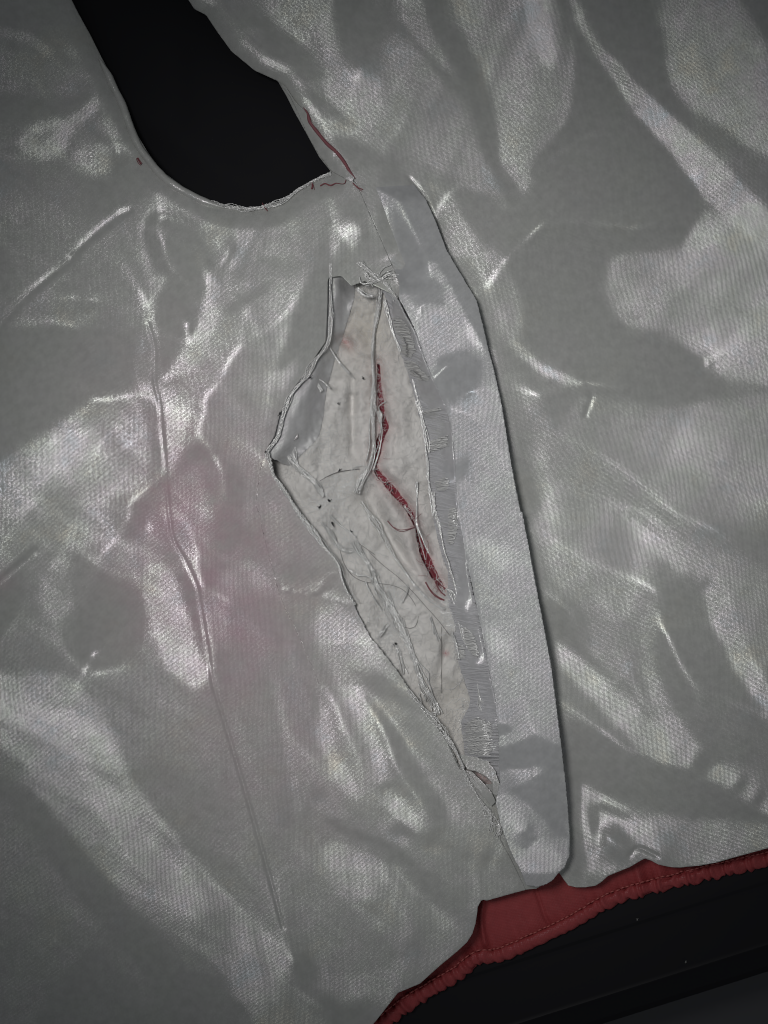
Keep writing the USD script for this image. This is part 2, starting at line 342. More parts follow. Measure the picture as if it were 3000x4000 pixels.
 ('E', .06, 12, '1530,690 1640,650 1720,760 1720,1000 1640,1000 1570,850'),
 ('E', .68, 10, '1440,600 1520,700 1560,850 1640,1000 1680,1150 1560,1150 1490,930'),
 ('E', .6, 12, '1390,800 1460,900 1560,1150 1390,1150'),
 ('E', .1, 10, '1400,700 1440,700 1530,930 1590,1150 1560,1150 1480,900'),
 # lower right
 ('F', .42, 18, '640,-20 1000,-20 1250,130 1130,330 1000,490 870,440 700,300'),
 ('F', .32, 16, '1100,-20 1720,-20 1720,860 1500,520 1400,270 1250,120'),
 ('F', .15, 25, '1350,40 1720,80 1720,260 1500,180'),
 ('F', .62, 12, '1000,-20 1250,115 1400,270 1500,520 1720,860 1720,960 1520,720 1420,530 1350,310 1230,220 1150,170'),
 ('F', .12, 14, '1160,330 1350,260 1420,500 1500,660 1659,890 1720,960 1720,1150 1450,1050 1280,930 1200,780 1150,560'),
 ('F', .05, 9, '690,370 800,400 920,520 985,680 960,750 850,610 720,530'),
 ('F', .62, 10, '720,540 850,620 1000,760 1150,900 1450,1150 1200,1150 900,820 735,650'),
 ('F', .52, 10, '1130,330 1180,450 1150,600 1220,800 1350,980 1480,1150 1400,1150 1200,930 1110,700 1090,500'),
 ('F', .06, 14, '750,900 900,920 1200,1080 1280,1200 780,1200'),
 ('F', .4, 12, '870,450 1000,500 1080,680 1000,750 900,620'),
 # bottom left
 ('G', .30, 22, '-150,150 100,230 250,470 400,680 480,740 650,860 700,1250 -150,1250'),
 ('G', .04, 12, '-150,-20 0,40 150,90 300,260 430,470 600,640 740,760 800,880 1010,890 1030,980 1100,1050 1000,1200 720,1200 650,900 450,710 400,620 250,450 150,270 0,100 -150,60'),
 ('G', .12, 12, '390,760 500,860 600,960 720,1110 740,1200 130,1200 220,950'),
 ('G', .48, 14, '150,-20 520,-20 620,180 800,400 1000,560 1200,760 1240,830 1100,950 1000,880 800,740 600,620 430,430 300,250 100,40'),
 ('G', .7, 20, '340,-60 470,70 590,220 780,440 920,620 820,640 640,450 440,240'),
 ('G', .24, 14, '520,-20 1030,-20 1100,250 1160,480 1220,700 1000,550 800,350 620,170'),
 ('G', .24, 16, '1030,-20 1240,-20 1310,200 1380,340 1400,460 1659,650 1720,850 1400,850 1250,780 1170,480'),
 ('G', .6, 7, '1140,430 1165,430 1225,600 1235,700 1205,680'),
 ('G', .5, 7, '1235,-20 1260,-20 1320,190 1390,330 1370,350 1300,210'),
 ('G', .7, 14, '1470,-20 1540,-20 1620,180 1560,190 1490,90'),
 ('G', .62, 10, '1380,340 1480,330 1560,330 1600,480 1720,560 1720,660 1500,530 1400,460'),
 ('G', .15, 12, '1560,330 1659,370 1720,420 1720,540 1620,480'),
 ('G', .02, 8, '1360,225 1450,205 1659,285 1720,310 1720,400 1659,360 1550,290 1400,255'),
 ('G', .02, 9, '1250,840 1300,800 1350,810 1430,880 1350,970 1260,950'),
 ('G', .42, 12, '1400,860 1659,900 1720,1000 1659,1010 1450,940'),
 ('G', .08, 12, '1360,960 1440,920 1540,1000 1640,1040 1560,1200 1440,1200'),
 ('G', .45, 12, '1240,960 1420,1106 1420,1200 1150,1200 1050,1000'),
 # bottom right
 ('H', .5, 12, '-60,-20 60,-20 130,230 250,320 330,400 390,500 395,650 330,770 -60,1020'),
 ('H', .06, 9, '50,-20 190,-20 250,150 400,290 440,310 380,370 250,300 140,200'),
 ('H', .1, 12, '-20,330 60,360 160,540 250,640 200,680 60,500 -20,420'),
 ('H', .7, 8, '-60,240 60,270 150,270 300,340 380,450 392,600 360,560 280,420 150,330 -60,320'),
 ('H', .62, 9, '230,80 350,120 400,230 360,290 270,180'),
 ('H', .6, 9, '60,480 160,560 260,640 320,720 260,720 130,600'),
 ('H', .05, 8, '380,370 420,300 440,330 420,420 400,470'),
 ('H', .45, 8, '420,330 500,330 490,400 470,440 420,460'),
 ('H', .55, 9, '420,450 490,390 600,510 440,570'),
 ('H', .68, 10, '490,150 520,80 600,200 680,330 770,400 740,440 600,450 540,330'),
 ('H', .2, 10, '560,300 620,240 660,310 600,360'),
 ('H', .02, 9, '790,-20 850,-20 855,400 840,510 800,460 800,300'),
 ('H', .08, 14, '850,20 1300,-20 1480,70 1620,170 1720,230 1500,210 1200,190 1000,130'),
 ('H', .68, 8, '840,50 960,130 1080,195 1190,330 1180,385 1100,330 1010,230 950,225 930,300 920,440 880,470 850,300'),
 ('H', .04, 7, '870,150 925,170 900,390 872,250'),
 ('H', .03, 8, '950,270 1010,262 1115,370 1060,410 970,390'),
 ('H', .55, 7, '920,420 960,400 1010,430 960,470'),
 ('H', .04, 8, '900,150 960,150 1080,175 1090,215 1040,220 960,190'),
 ('H', .62, 12, '1290,-20 1480,-20 1720,170 1720,240 1620,180 1480,70'),
 ('H', .45, 14, '1100,205 1500,220 1720,240 1720,400 1400,430 1250,410 1190,340'),
]
FACETS += [
 ('K', .06, 12, '420,110 510,100 560,250 430,290 410,200'), ('K', .24, 14, '0,320 560,300 640,640 680,770 100,780'), ('K', .03, 10, '-150,830 0,800 680,780 642,900 632,1090 450,1130 200,1290 0,1420 -150,1500'),
 ('K', .40, 16, '1000,600 1300,560 1330,700 1250,1000 1200,1300 1000,1330 880,1200 960,900'), ('K', .48, 12, '660,280 740,150 830,170 960,230 1230,260 1180,430 1100,520 1050,540 980,400 900,310 800,270'),
 ('K', .08, 9, '680,280 830,280 900,330 950,440 950,520 860,560 760,540 700,560 670,420'), ('K', .28, 14, '700,310 780,330 760,400 700,390'), ('K', .02, 8, '770,560 920,540 930,700 880,850 790,980 730,1040 715,900 700,720'),
 ('K', .62, 9, '930,600 1000,590 1010,640 1000,760 960,870 900,1000 730,1060 820,960 880,850 920,760 990,680'), ('K', .62, 10, '640,1050 720,1060 760,1050 870,1200 850,1300 790,1480 760,1380 730,1150 640,1110'), ('K', .2, 9, '650,1130 720,1160 750,1400 700,1300'),
 ('K', .05, 7, '1030,400 1060,370 1090,420 1050,520 1015,510'), ('K', .15, 7, '1200,330 1250,290 1220,420 1100,560 1130,470'), ('K', .12, 7, '970,250 985,250 1010,400 990,390'), ('K', .06, 8, '1030,730 1120,640 1250,575 1265,595 1150,690 1040,745'), ('K', .1, 7, '1200,490 1290,480 1280,510 1210,520'),
 ('K', .1, 12, '1530,300 1520,560 1400,860 1370,880 1400,700 1480,400'), ('K', .14, 16, '930,1430 1070,1430 1120,1700 1050,1850 970,1830 960,1650 910,1500'), ('K', .42, 14, '790,1480 920,1490 980,1750 940,1950 850,1700'),
 ('K', .25, 18, '490,1600 700,1560 720,1700 600,1790 500,1720'), ('K', .06, 10, '330,1830 420,1860 600,1960 640,2133 330,2133'), ('K', .42, 16, '170,1880 320,1850 300,2133 180,2133'), ('K', .03, 8, '800,1910 920,2000 920,2150 860,2150'),
 ('J', .34, 30, '0,250 500,0 650,0 1250,900 1450,1350 1320,1500 1320,1830 1000,2100 600,2212 0,2212'), ('J', .28, 20, '0,0 260,0 300,200 300,500 330,900 380,1250 250,1500 100,900 0,500'),
 ('J', .16, 12, '270,40 330,150 390,260 420,420 470,600 480,760 440,700 400,480 350,300 290,140'), ('J', .62, 14, '470,560 520,700 560,860 640,1000 700,1130 700,1200 600,1060 500,920 460,800'),
 ('J', .58, 13, '480,60 600,130 650,240 620,330 640,450 700,640 770,760 800,900 830,1040 900,1150 1000,1250 1000,1330 900,1200 820,1080 760,900 680,720 600,560 520,400 440,230'), ('J', .62, 12, '560,40 680,150 780,300 870,400 990,590 930,560 800,430 660,420 600,300'),
 ('J', .07, 10, '700,470 800,450 900,530 1010,640 1010,690 900,610 760,560'), ('J', .09, 11, '680,560 760,600 860,720 960,870 1060,1010 1150,1180 1200,1300 1100,1300 1000,1150 880,1080 820,900 780,720'), ('J', .5, 11, '1060,980 1140,1050 1230,1150 1330,1260 1330,1320 1250,1300 1160,1180'),
 ('J', .28, 14, '950,700 1100,720 1200,880 1250,1000 1180,1050 1050,900'), ('J', .38, 14, '400,1080 560,1040 700,1180 700,1230 500,1220 400,1180'), ('J', .18, 12, '430,1040 540,1050 520,1150 430,1130'), ('J', .45, 9, '800,1230 890,1230 890,1290 800,1290'), ('J', .5, 9, '830,1340 960,1330 960,1390 840,1380'), ('J', .07, 9, '880,1250 980,1270 1010,1340 940,1330 860,1310'),
 ('J', .58, 14, '470,1380 560,1360 680,1390 800,1500 780,1700 640,1640 520,1560 470,1450'), ('J', .2, 14, '700,1330 850,1410 1000,1480 1100,1500 1250,1640 1290,1800 1200,1780 1060,1640 920,1580 840,1480'), ('J', .1, 10, '1000,1300 1150,1360 1300,1420 1310,1470 1200,1430 1050,1370'),
 ('J', .03, 10, '310,1960 420,1980 470,2060 400,2180 310,2100'), ('J', .45, 14, '480,2050 700,2080 900,1990 1000,2000 860,2150 600,2250 480,2160'), ('J', .55, 16, '0,1690 120,1800 280,1900 310,2000 290,2230 0,2230'), ('J', .08, 8, '1340,1440 1390,1400 1450,1400 1400,1480 1350,1560'), ('J', .45, 8, '1350,1560 1440,1480 1560,1590 1580,1620 1400,1660 1350,1640'),
 ('J', .01, 7, '475,1235 520,1228 640,1285 760,1325 900,1380 1000,1450 1010,1500 900,1430 760,1362 600,1312'),
 ('M', .08, 10, '230,440 330,450 330,560 280,530'), ('M', .15, 10, '380,870 520,900 480,970 420,960'),
]
# long folds that catch the light (or lie in the valley): tile, facing, half width, course
FOLDS = [
 ('K', .0, 9, '590,290 500,350 380,430 220,590 80,740'), ('K', .42, 9, '600,312 510,372 390,452 232,610 95,760'), ('K', .42, 10, '60,768 400,778 670,768'), ('K', .52, 22, '0,1432 200,1315 450,1155 630,1102'), ('K', .48, 7, '530,330 530,400 560,500 620,620 670,750'), ('K', .6, 7, '660,290 645,380 665,500 690,640 690,770'), ('K', .55, 7, '670,800 640,900 635,1080'), ('K', .65, 8, '690,800 715,900 715,1030'),
 ('K', .65, 9, '910,530 980,570 1000,600'), ('K', .56, 12, '1400,560 1350,700 1300,880 1250,1000 1220,1150'), ('K', .48, 7, '1330,210 1360,350 1390,500'), ('K', .55, 9, '1540,200 1560,300 1530,500'), ('K', .48, 9, '770,1480 830,1700 880,1850 930,1990'), ('K', .55, 13, '330,1810 450,1890 640,1980'), ('K', .0, 8, '0,1980 150,1830'), ('K', .5, 9, '980,1840 1060,1870 1130,1800'),
 ('J', .6, 9, '200,1500 240,1650 280,1800'), ('J', .52, 8, '210,400 260,600 300,830 330,1000 370,1180 430,1310'), ('J', .8, 16, '490,830 600,1000 690,1140'), ('J', .86, 17, '600,340 640,470 720,680 780,860 830,1040 930,1180 1010,1280 1080,1370 1200,1440 1290,1490'), ('J', .8, 8, '690,500 760,570 850,680 930,790 980,870 1060,980'), ('J', .55, 8, '1060,680 1140,790 1200,900'),
 ('J', .66, 14, '680,1370 780,1480 860,1660 930,1780 960,1900'), ('J', .76, 15, '850,1450 960,1600 1100,1730 1200,1840 1250,1920'), ('J', .55, 11, '520,1580 680,1700 830,1830 930,1930'), ('J', .65, 12, '1290,1490 1320,1600 1310,1780'), ('J', .55, 9, '1270,1310 1400,1360 1450,1420 1400,1490'), ('J', .5, 9, '430,1310 470,1380 490,1450'),
 ('M', .48, 12, '330,590 360,680 370,760'), ('M', .7, 8, '350,810 430,855 510,890'), ('M', .52, 15, '330,870 400,930 420,1010'), ('M', .42, 14, '180,440 260,560 300,680 350,790'), ('M', .6, 10, '470,0 490,90 495,180 470,280 400,370'),
 ('W', .6, 14, '1180,900 1170,1000 1190,1100 1200,1250'), ('W', .55, 14, '1190,1040 1300,1080 1400,1110 1470,1170 1560,1290 1600,1420 1659,1520'), ('W', .6, 12, '0,1120 100,1060 200,1000'), ('W', .55, 12, '60,1070 200,1150 330,1200 370,1260'), ('W', .62, 14, '0,1500 100,1570 230,1650 350,1780 480,1930 620,2060'), ('W', .5, 14, '0,1640 90,1720 180,1830 260,1900'),
 ('W', .55, 12, '1010,520 1060,640 1110,740 1160,800'), ('H', .75, 10, '840,50 960,130 1080,195 1190,335'), ('H', .72, 10, '850,200 870,330 890,470'), ('H', .7, 9, '930,300 960,225 1010,230 1100,330'),
]
STRIP_FACETS = [
 ('D', .14, 10, '-300,-500 900,-500 900,1300 -300,1300'),
 ('D', .56, 8, '60,190 75,130 170,30 200,8 240,50 300,150 400,350 462,470 505,650 548,900 590,1106 640,1300 300,1300 300,900 270,640 200,500 120,300'),
 ('F', .56, 10, '250,-50 597,-50 655,280 725,660 770,1000 800,1300 450,1300 500,1000 430,550 360,200'),
 ('H', .5, 10, '480,-50 790,-50 800,450 500,450'),
 ('D', .12, 12, '120,110 210,85 260,140 250,210 130,200'),
 ('D', .05, 14, '235,430 340,400 420,450 405,550 350,610 290,640 220,560'),
 ('D', .92, 12, '340,250 400,345 430,430 390,400 350,330'),
 ('D', .12, 14, '300,880 370,870 360,940 310,980'),
 ('F', .8, 30, '380,80 540,160 540,260 440,200'),
 ('F', .85, 30, '440,480 520,520 560,640 480,600'),
 ('F', .03, 7, '480,905 545,915 550,945 490,965'),
 ('F', .05, 10, '480,1020 560,1000 660,950 760,1010 790,1120 500,1120'),
 ('H', .05, 8, '540,90 660,30 760,0 790,300 720,290 650,170'),
 ('H', .62, 8, '520,-10 680,-15 690,10 620,40 540,40'),
 ('H', .66, 9, '480,120 540,100 640,290 770,390 745,440 610,455 540,330'),
 ('H', .15, 9, '560,300 620,245 660,310 600,355'),
]
FLAP_FACETS = [f for f in FACETS if f[0] in 'EFHJ'] + [
 ('E', .62, 10, '900,-400 1500,-400 1560,420 1510,420 1380,400 1300,480 1200,420 900,300'),
 ('C', .58, 12, '1100,840 1300,840 1300,1150 1060,1150'),
 ('E', .06, 10, '1150,150 1185,250 1230,370 1290,450 1300,490 1250,470 1195,370'),
 ('E', .06, 8, '1390,345 1402,290 1450,262 1462,285 1435,330'),
 ('E', .3, 10, '1290,440 1385,350 1400,370 1320,470'),
 ('E', .02, 8, '1060,0 1130,40 1190,250 1230,430 1180,430 1130,200'),
 ('E', .85, 12, '1230,160 1280,170 1345,260 1310,290'),
 ('E', .7, 12, '1150,-60 1240,-30 1290,120 1200,80'),
 ('E', .65, 12, '1310,490 1380,390 1470,375 1540,560 1520,700 1400,560'),
]

def rounded(p):
    for _ in range(2):
        n = np.roll(p, -1, 0); p = np.stack([.86 * p + .14 * n, .14 * p + .86 * n], 1).reshape(-1, 2)
    return p

def facet_map(facets, X, Y, base=0.25, seed=0, rough=14.0, crumple=1.0, folds=True):
    """How squarely the cloth should face lamp and viewer on the grid."""
    q = np.stack([X, Y, np.zeros_like(X)], -1)
    wx = X + (fbm(q / 90.0, 3, seed + 1) - .5) * 2 * rough
    wy = Y + (fbm(q / 90.0 + 31.7, 3, seed + 2) - .5) * 2 * rough
    step = X[0, 1] - X[0, 0]
    T = np.full(X.shape, base)
    for crop, value, soft, text in facets:
        poly = Polygon(rounded(pts(crop, text))).buffer(0)
        x0, y0, x1, y1 = poly.bounds
        m = 4 * soft + 3 * rough + 20
        jj = np.nonzero((X[0] > x0 - m) & (X[0] < x1 + m))[0]; ii = np.nonzero((Y[:, 0] > y0 - m) & (Y[:, 0] < y1 + m))[0]
        if not len(ii) or not len(jj): continue
        sl = (slice(ii[0], ii[-1] + 1), slice(jj[0], jj[-1] + 1))
        a = shapely.contains_xy(poly, wx[sl], wy[sl]).astype(float)
        a = ndimage.gaussian_filter(a, .6 * soft / step, mode='nearest')
        T[sl] = T[sl] * (1 - a) + value * a
    # fine crumples, drawn out along the folds
    lean = np.where(X < 1250, .55 + .35 * np.clip((Y - 2200) / 1500, -1, 1), -.35 + .6 * np.clip((X - 1900) / 900, 0, 1.6))
    lean = ndimage.gaussian_filter(lean, 14)
    u_, v_ = (X * np.cos(lean) - Y * np.sin(lean)), (X * np.sin(lean) + Y * np.cos(lean))
    u0, v0 = u_ / 46.0, v_ / 300.0
    st_ = fbm(np.stack([u0, v0, 0 * X], -1), 3, seed + 6)
    for crop, value, half, text in (FOLDS if folds else ()):
        c = smooth_line(pts(crop, text), step=20); x0, y0 = c.min(0) - 5 * half; x1, y1 = c.max(0) + 5 * half
        jj = np.nonzero((X[0] > x0) & (X[0] < x1))[0]; ii = np.nonzero((Y[:, 0] > y0) & (Y[:, 0] < y1))[0]
        if not len(ii) or not len(jj): continue
        sl = (slice(ii[0], ii[-1] + 1), slice(jj[0], jj[-1] + 1)); P = shapely.points(X[sl] + .4 * (wx - X)[sl], Y[sl] + .4 * (wy - Y)[sl]); l = LineString(c)
        f = shapely.line_locate_point(l, P, normalized=True)
        a = np.exp(-(shapely.distance(l, P) / (1.15 * half)) ** 2) * np.clip(4 * np.minimum(f, 1 - f), 0, 1) ** .6 * np.clip(.35 + 1.3 * fbm(q[sl] / 110.0, 2, seed + 9), 0, 1)
        T[sl] = T[sl] * (1 - a) + value * a
    T += (fbm(q / 130.0 + 7.7, 4, seed + 3) - .5) * 0.30 * crumple * (0.25 + T) + (st_ - .5) * .55 * crumple * (.12 + T) * np.clip(2.2 - 2.0 * T, 0, 1)
    # brightness fades across a facet and gathers along the fold that bounds it
    edge = ndimage.gaussian_gradient_magnitude(T, 1.3); edge = np.clip(edge / .09, 0, 1)
    T = .84 * T + .16 * ndimage.gaussian_filter(T, 60 / step) + .10 * crumple * edge * np.clip(3.2 * (fbm(q / 120.0 + 3.3, 3, seed + 8) - .38), 0, 1)
    return np.clip(.03 + T * .84 + .34 * np.maximum(T - .38, 0), 0, 0.95)

LPX = np.array([1500 + LIGHT[0] / S, 2000 - LIGHT[1] / S, LIGHT[2] / S]); CPX = np.array([1500, 2000, H / S])
def square_slope(X, Y):
    """Slope (in drawing axes) at which the cloth mirrors the lamp into the lens."""
    p = np.stack([X, Y, np.full_like(X, 8e-3 / S)], -1)
    l = LPX - p; l /= np.linalg.norm(l, axis=-1, keepdims=True)
    v = CPX - p; v /= np.linalg.norm(v, axis=-1, keepdims=True)
    h = l + v
    return -h[..., 0] / h[..., 2], -h[..., 1] / h[..., 2]

LOBE = 0.23
def drape(T, X, Y, prior, weight=None, hold=2e-7, stiff=0.3, seed=0, iters=320):
    """Finds folds whose facets face as asked: heights (drawing units) over the grid, from coarse to fine."""
    step = X[0, 1] - X[0, 0]
    gx, gy = square_slope(X, Y)
    weight = np.ones_like(T) if weight is None else weight
    hold = np.broadcast_to(np.asarray(hold, float), T.shape); h = None
    for f, stiffer in ((8, 30), (4, 30), (2, 20), (1, 8), (1, .9)):
        if min(T.shape) / f < 12: continue
        sl = (slice(f // 2, None, f), slice(f // 2, None, f)) if f > 1 else (slice(None), slice(None))
        blur = (lambda a: ndimage.gaussian_filter(a, f * 0.45)) if f > 1 else (lambda a: a)
        t, w, g1, g2, pr = blur(T)[sl], blur(weight)[sl], gx[sl], gy[sl], blur(prior)[sl]
        hd = hold[sl]
        xs, ys, d = X[sl], Y[sl], step * f
        if h is None:
            q = np.stack([xs, ys, np.zeros_like(xs)], -1)
            h = pr + (fbm(q / 800.0, 2, seed + 11) - .5) * 420
        elif h.shape != t.shape:
            h = ndimage.map_coordinates(h, np.stack(np.meshgrid(np.linspace(0, h.shape[0] - 1, t.shape[0]), np.linspace(0, h.shape[1] - 1, t.shape[1]), indexing='ij')), order=3, mode='nearest')
        tc, wc = t[:-1, :-1], w[:-1, :-1]; a1, a2 = g1[:-1, :-1], g2[:-1, :-1]
        b = stiff * stiffer
        n = t.size
        def fun(z):
            z = z.reshape(t.shape)
            dx = (z[:-1, 1:] - z[:-1, :-1]) / d - a1; dy = (z[1:, :-1] - z[:-1, :-1]) / d - a2
            r = 1 + (dx * dx + dy * dy) / LOBE ** 2
            I = r ** -1.6; e = I - tc
            # steep slopes are not needed beyond turning away
            s2 = dx * dx + dy * dy; over = np.maximum(s2 - 0.16, 0)
            E = (wc * e * e).sum() + 6 * (over ** 2).sum()
            k = 2 * wc * e * (-1.6) * r ** -2.6 * 2 / LOBE ** 2 + 6 * 4 * over
            G = np.zeros_like(z)
            u = k * dx / d; v = k * dy / d
            G[:-1, 1:] += u; G[:-1, :-1] -= u; G[1:, :-1] += v; G[:-1, :-1] -= v
            for ax in (0, 1):
                lap = np.diff(z, 2, axis=ax) / d
                E += b * (lap * lap).sum(); m = 2 * b * lap / d
                if ax == 0: G[:-2] += m; G[1:-1] -= 2 * m; G[2:] += m
                else: G[:, :-2] += m; G[:, 1:-1] -= 2 * m; G[:, 2:] += m
            q = z - pr; E += (hd * q * q).sum() * 10; G += 2 * hd * q * 10
            return E, G.ravel()
        h = minimize(fun, h.ravel(), jac=True, method='L-BFGS-B', options={'maxiter': iters, 'maxcor': 12}).x.reshape(t.shape)
    return h

class Field:
    def __init__(self, x0, y0, x1, y1, step):
        self.x0, self.y0, self.step = x0, y0, step
        self.X, self.Y = np.meshgrid(np.arange(x0, x1 + step, step, dtype=float), np.arange(y0, y1 + step, step, dtype=float))
        self.h = None
    def __call__(self, px, py):
        if getattr(self, 'made_of', None) is not self.h: self.made_of, self.spline = self.h, ndimage.spline_filter(self.h, 3, mode='nearest')
        return ndimage.map_coordinates(self.spline, [(np.asarray(py) - self.y0) / self.step, (np.asarray(px) - self.x0) / self.step], order=3, mode='nearest', prefilter=False)

# ------------------------------------------------------------------ outlines (drawing units)
ARMHOLE = np.vstack([pts('P', '160,-400 215,-150'), pts('A', '310,0 340,60 390,150 440,250 490,345 540,440 580,560 640,660 700,740 800,812 900,862 980,885 1010,893 1025,885 1060,898 1085,893 1100,900 1150,885 1175,888 1210,868 1225,862 1290,812 1360,775 1435,748 1380,680 1320,570 1270,480 1240,420 1200,350 1100,305 1000,222 940,140 890,65 830,35 770,0'), pts('P', '560,-150 480,-400')])
STRIP_L = np.vstack([pts('P', '1392,722 1440,830 1500,960'), pts('7', '130,20 190,190 185,370 250,490 330,640 400,790 450,940 520,1140 600,1360 700,1560 770,1740 810,1900 840,2050'), pts('D', '305,850 308,950 318,1106'), pts('F', '355,200 385,340 430,550 455,690 480,800 497,1000 497,1106'), pts('H', '500,60 482,150 500,230 530,320 560,390 590,445 600,470 612,505')])
STRIP_R = np.vstack([pts('P', '1392,700 1500,690 1600,700'), pts('B', '180,860 225,960 270,1080'), pts('D', '345,100 400,190 425,290 450,400 475,490 510,650 550,900 590,1106'), pts('F', '597,0 650,280 722,660 765,1000 775,1090'), pts('H', '784,60 793,150 803,300 800,380 780,430 752,455 735,480 700,503 660,514')])
TEAR_L = np.vstack([pts('1', '640,230 560,260 500,200 430,210'), pts('C', '1420,200 1412,370 1352,460 1320,512 1255,600 1212,690 1190,780 1160,830 1148,850'), pts('9', '190,330 240,500 320,620 420,780 520,960 620,1080 740,1220 860,1390 980,1540 1040,1660 1060,1760'), pts('E', '1510,360 1600,540 1655,605'), pts('F', '60,690 120,780 170,840 220,900 280,1000 330,1106'), pts('H', '370,20 395,70')])
HEM = np.vstack([pts('5', '-600,1100 -300,930 -60,860 20,770 70,715 160,600 250,562 330,490 400,432 440,395 462,360 474,320 480,285 484,250 500,222 520,226 560,215 620,198 680,182 692,180 720,178 760,155 800,118 812,112 835,145 850,165 880,172 920,172 960,166 985,150 1010,127 1050,110 1100,90 1130,72 1160,55 1185,64 1215,80 1260,90 1300,92 1380,85 1450,72 1520,52 1600,30 1680,8 1800,-25'), pts('P', '3300,3200')])

LIFT = 8.5e-3 / S                    # the lining lies about 8.5 mm above the table, over wadding and outer cloth
frame = Field(-160, -160, 3160, 4160, 10)
X, Y = frame.X, frame.Y

def near(line, X, Y, reach):
    """1 on the line, 0 at reach."""
    l = LineString(line); d = np.full(X.shape, 1e9)
    x0, y0, x1, y1 = l.bounds
    m = (X > x0 - reach) & (X < x1 + reach) & (Y > y0 - reach) & (Y < y1 + reach)
    d[m] = shapely.distance(l, shapely.points(X[m], Y[m]))
    return np.clip(1 - d / reach, 0, 1)

strip_poly = Polygon(np.vstack([STRIP_L, STRIP_R[::-1]])).buffer(0)
FLAP = np.vstack([pts('C', '1148,850 1125,920 1112,1000 1106,1080'), pts('E', '1118,0 1135,90 1160,180 1190,300 1225,400 1280,510 1335,640 1390,770 1460,900 1550,1040'), pts('H', '60,60 160,130 260,190 340,220 400,260 440,300 452,290 440,240 400,100 370,20'), pts('F', '330,1106 280,1000 220,900 170,840 120,780 60,690'), pts('E', '1655,605 1600,540 1510,362'), pts('9', '1060,1760 1040,1660 980,1540 860,1390 740,1220 620,1080 520,960 420,780 320,620 240,500 190,330 140,210')])
flap_poly = Polygon(FLAP).buffer(0)
tear_poly = Polygon(np.vstack([TEAR_L[::-1], STRIP_L[5:-7]])).buffer(0).buffer(4)

# lining: where other cloth covers it the facets do not matter, and it keeps low
T = facet_map(FACETS, X, Y, seed=5)
low_part = Polygon([(0, 1080), (3000, 1080), (3000, 4000), (0, 4000)]); high_part = Polygon([(0, 0), (3000, 0), (3000, 2290), (0, 2290)])
cover = shapely.contains_xy(strip_poly.intersection(low_part).buffer(15).union(flap_poly.intersection(high_part).buffer(-30)).union(tear_poly.buffer(-25)), X, Y)
arm_poly = Polygon(ARMHOLE).buffer(0)
hidden = cover | shapely.contains_xy(arm_poly.buffer(-20), X, Y)
below = Polygon(np.vstack([HEM, [[3300, 4600], [-300, 4600]]])).buffer(0)
off = shapely.contains_xy(below.buffer(-20), X, Y)
W = np.where(hidden | off, 0.02, 1.0)
prior = LIFT + (fbm(np.stack([X, Y, 0 * X], -1) / 900.0, 2, 3) - .5) * 60
prior -= 40 * ndimage.gaussian_filter(hidden.astype(float), 6)
prior -= 90 * ndimage.gaussian_filter(off.astype(float), 8)
frame.h = ndimage.gaussian_filter(drape(T, X, Y, prior, W, seed=2), 1.0)
# creases and the long seam: narrow grooves
SEAM = np.vstack([pts('C', '640,290 668,400 668,540 690,640'), pts('C', '700,760 715,900 720,1000'), pts('E', '745,100 800,210 850,320 870,430 905,640 925,760'), pts('G', '985,-150 1030,0 1100,240 1170,490 1222,690')])
CREASES = [(LineString(smooth_line(SEAM)), 3.5, 7)] + [(LineString(smooth_line(pts(c, t))), dep, w) for c, t, dep, w in (('A', '310,1106 400,1020 500,940 560,910', 4, 13), ('C', '-60,370 0,300 130,160 330,0', 4, 13), ('E', '-80,370 0,300 150,170', 3.5, 13), ('H', '1180,380 1100,345 1060,380', 5, 9), ('B', '110,770 180,860 270,1080', 4, 8), ('D', '880,560 900,600 870,690', 3, 8))]
def crease_depth(px, py):
    out = np.zeros(np.shape(px))
    for l, dep, w in CREASES:
        x0, y0, x1, y1 = l.bounds; m = (px > x0 - 4 * w) & (px < x1 + 4 * w) & (py > y0 - 4 * w) & (py < y1 + 4 * w)
        out[m] += dep * np.exp(-(shapely.distance(l, shapely.points(px[m], py[m])) / w) ** 2)
    return out

# seam allowance on the right, folded edge on the left: their own cloth, lying on the lining
def overlay(poly, facets, raise_, seed, pad=60, melt=None):
    x0, y0, x1, y1 = poly.bounds
    f = Field(x0 - pad, y0 - pad, x1 + pad, y1 + pad, 10)
    under_ = frame(f.X, f.Y)
    pr = ndimage.gaussian_filter(under_, 22) + raise_(f.X, f.Y)
    w = np.where(shapely.contains_xy(poly.buffer(12), f.X, f.Y), 1.0, 0.02)
    hold = 5e-7
    if melt is not None:                                               # from here down it lies on the lining
        m = melt(f.X, f.Y); pr = pr * (1 - m) + (under_ + 6) * m; hold = 5e-7 + .02 * m; w = np.where(m > .5, .02, w)
    f.h = drape(facet_map(facets, f.X, f.Y, seed=seed, rough=8.0, crumple=.35, folds=False), f.X, f.Y, pr, w, hold=hold, stiff=0.35, seed=seed)
    inside = w > .5
    gap = (f.h - under_)[inside]
    lift = max(0.0, 22 - np.percentile(gap, 1)) if melt is None else 0.0
    f.h = f.h + lift
    low = np.maximum(0, (14 if melt is None else 4) - (f.h - under_)); f.h = f.h + ndimage.gaussian_filter(low, 1.5)
    return f
strip = overlay(strip_poly, STRIP_FACETS, lambda x, y: 66 - 46 * np.clip((y - 2900) / 300, 0, 1) - 56 * np.clip((1300 - y) / 400, 0, 1), 21)
flap = overlay(flap_poly, FLAP_FACETS, lambda x, y: 54 - 48 * np.clip((y - 1900) / 330, 0, 1), 33, melt=lambda x, y: (y - .2 * (x - 1250) > 2330).astype(float))

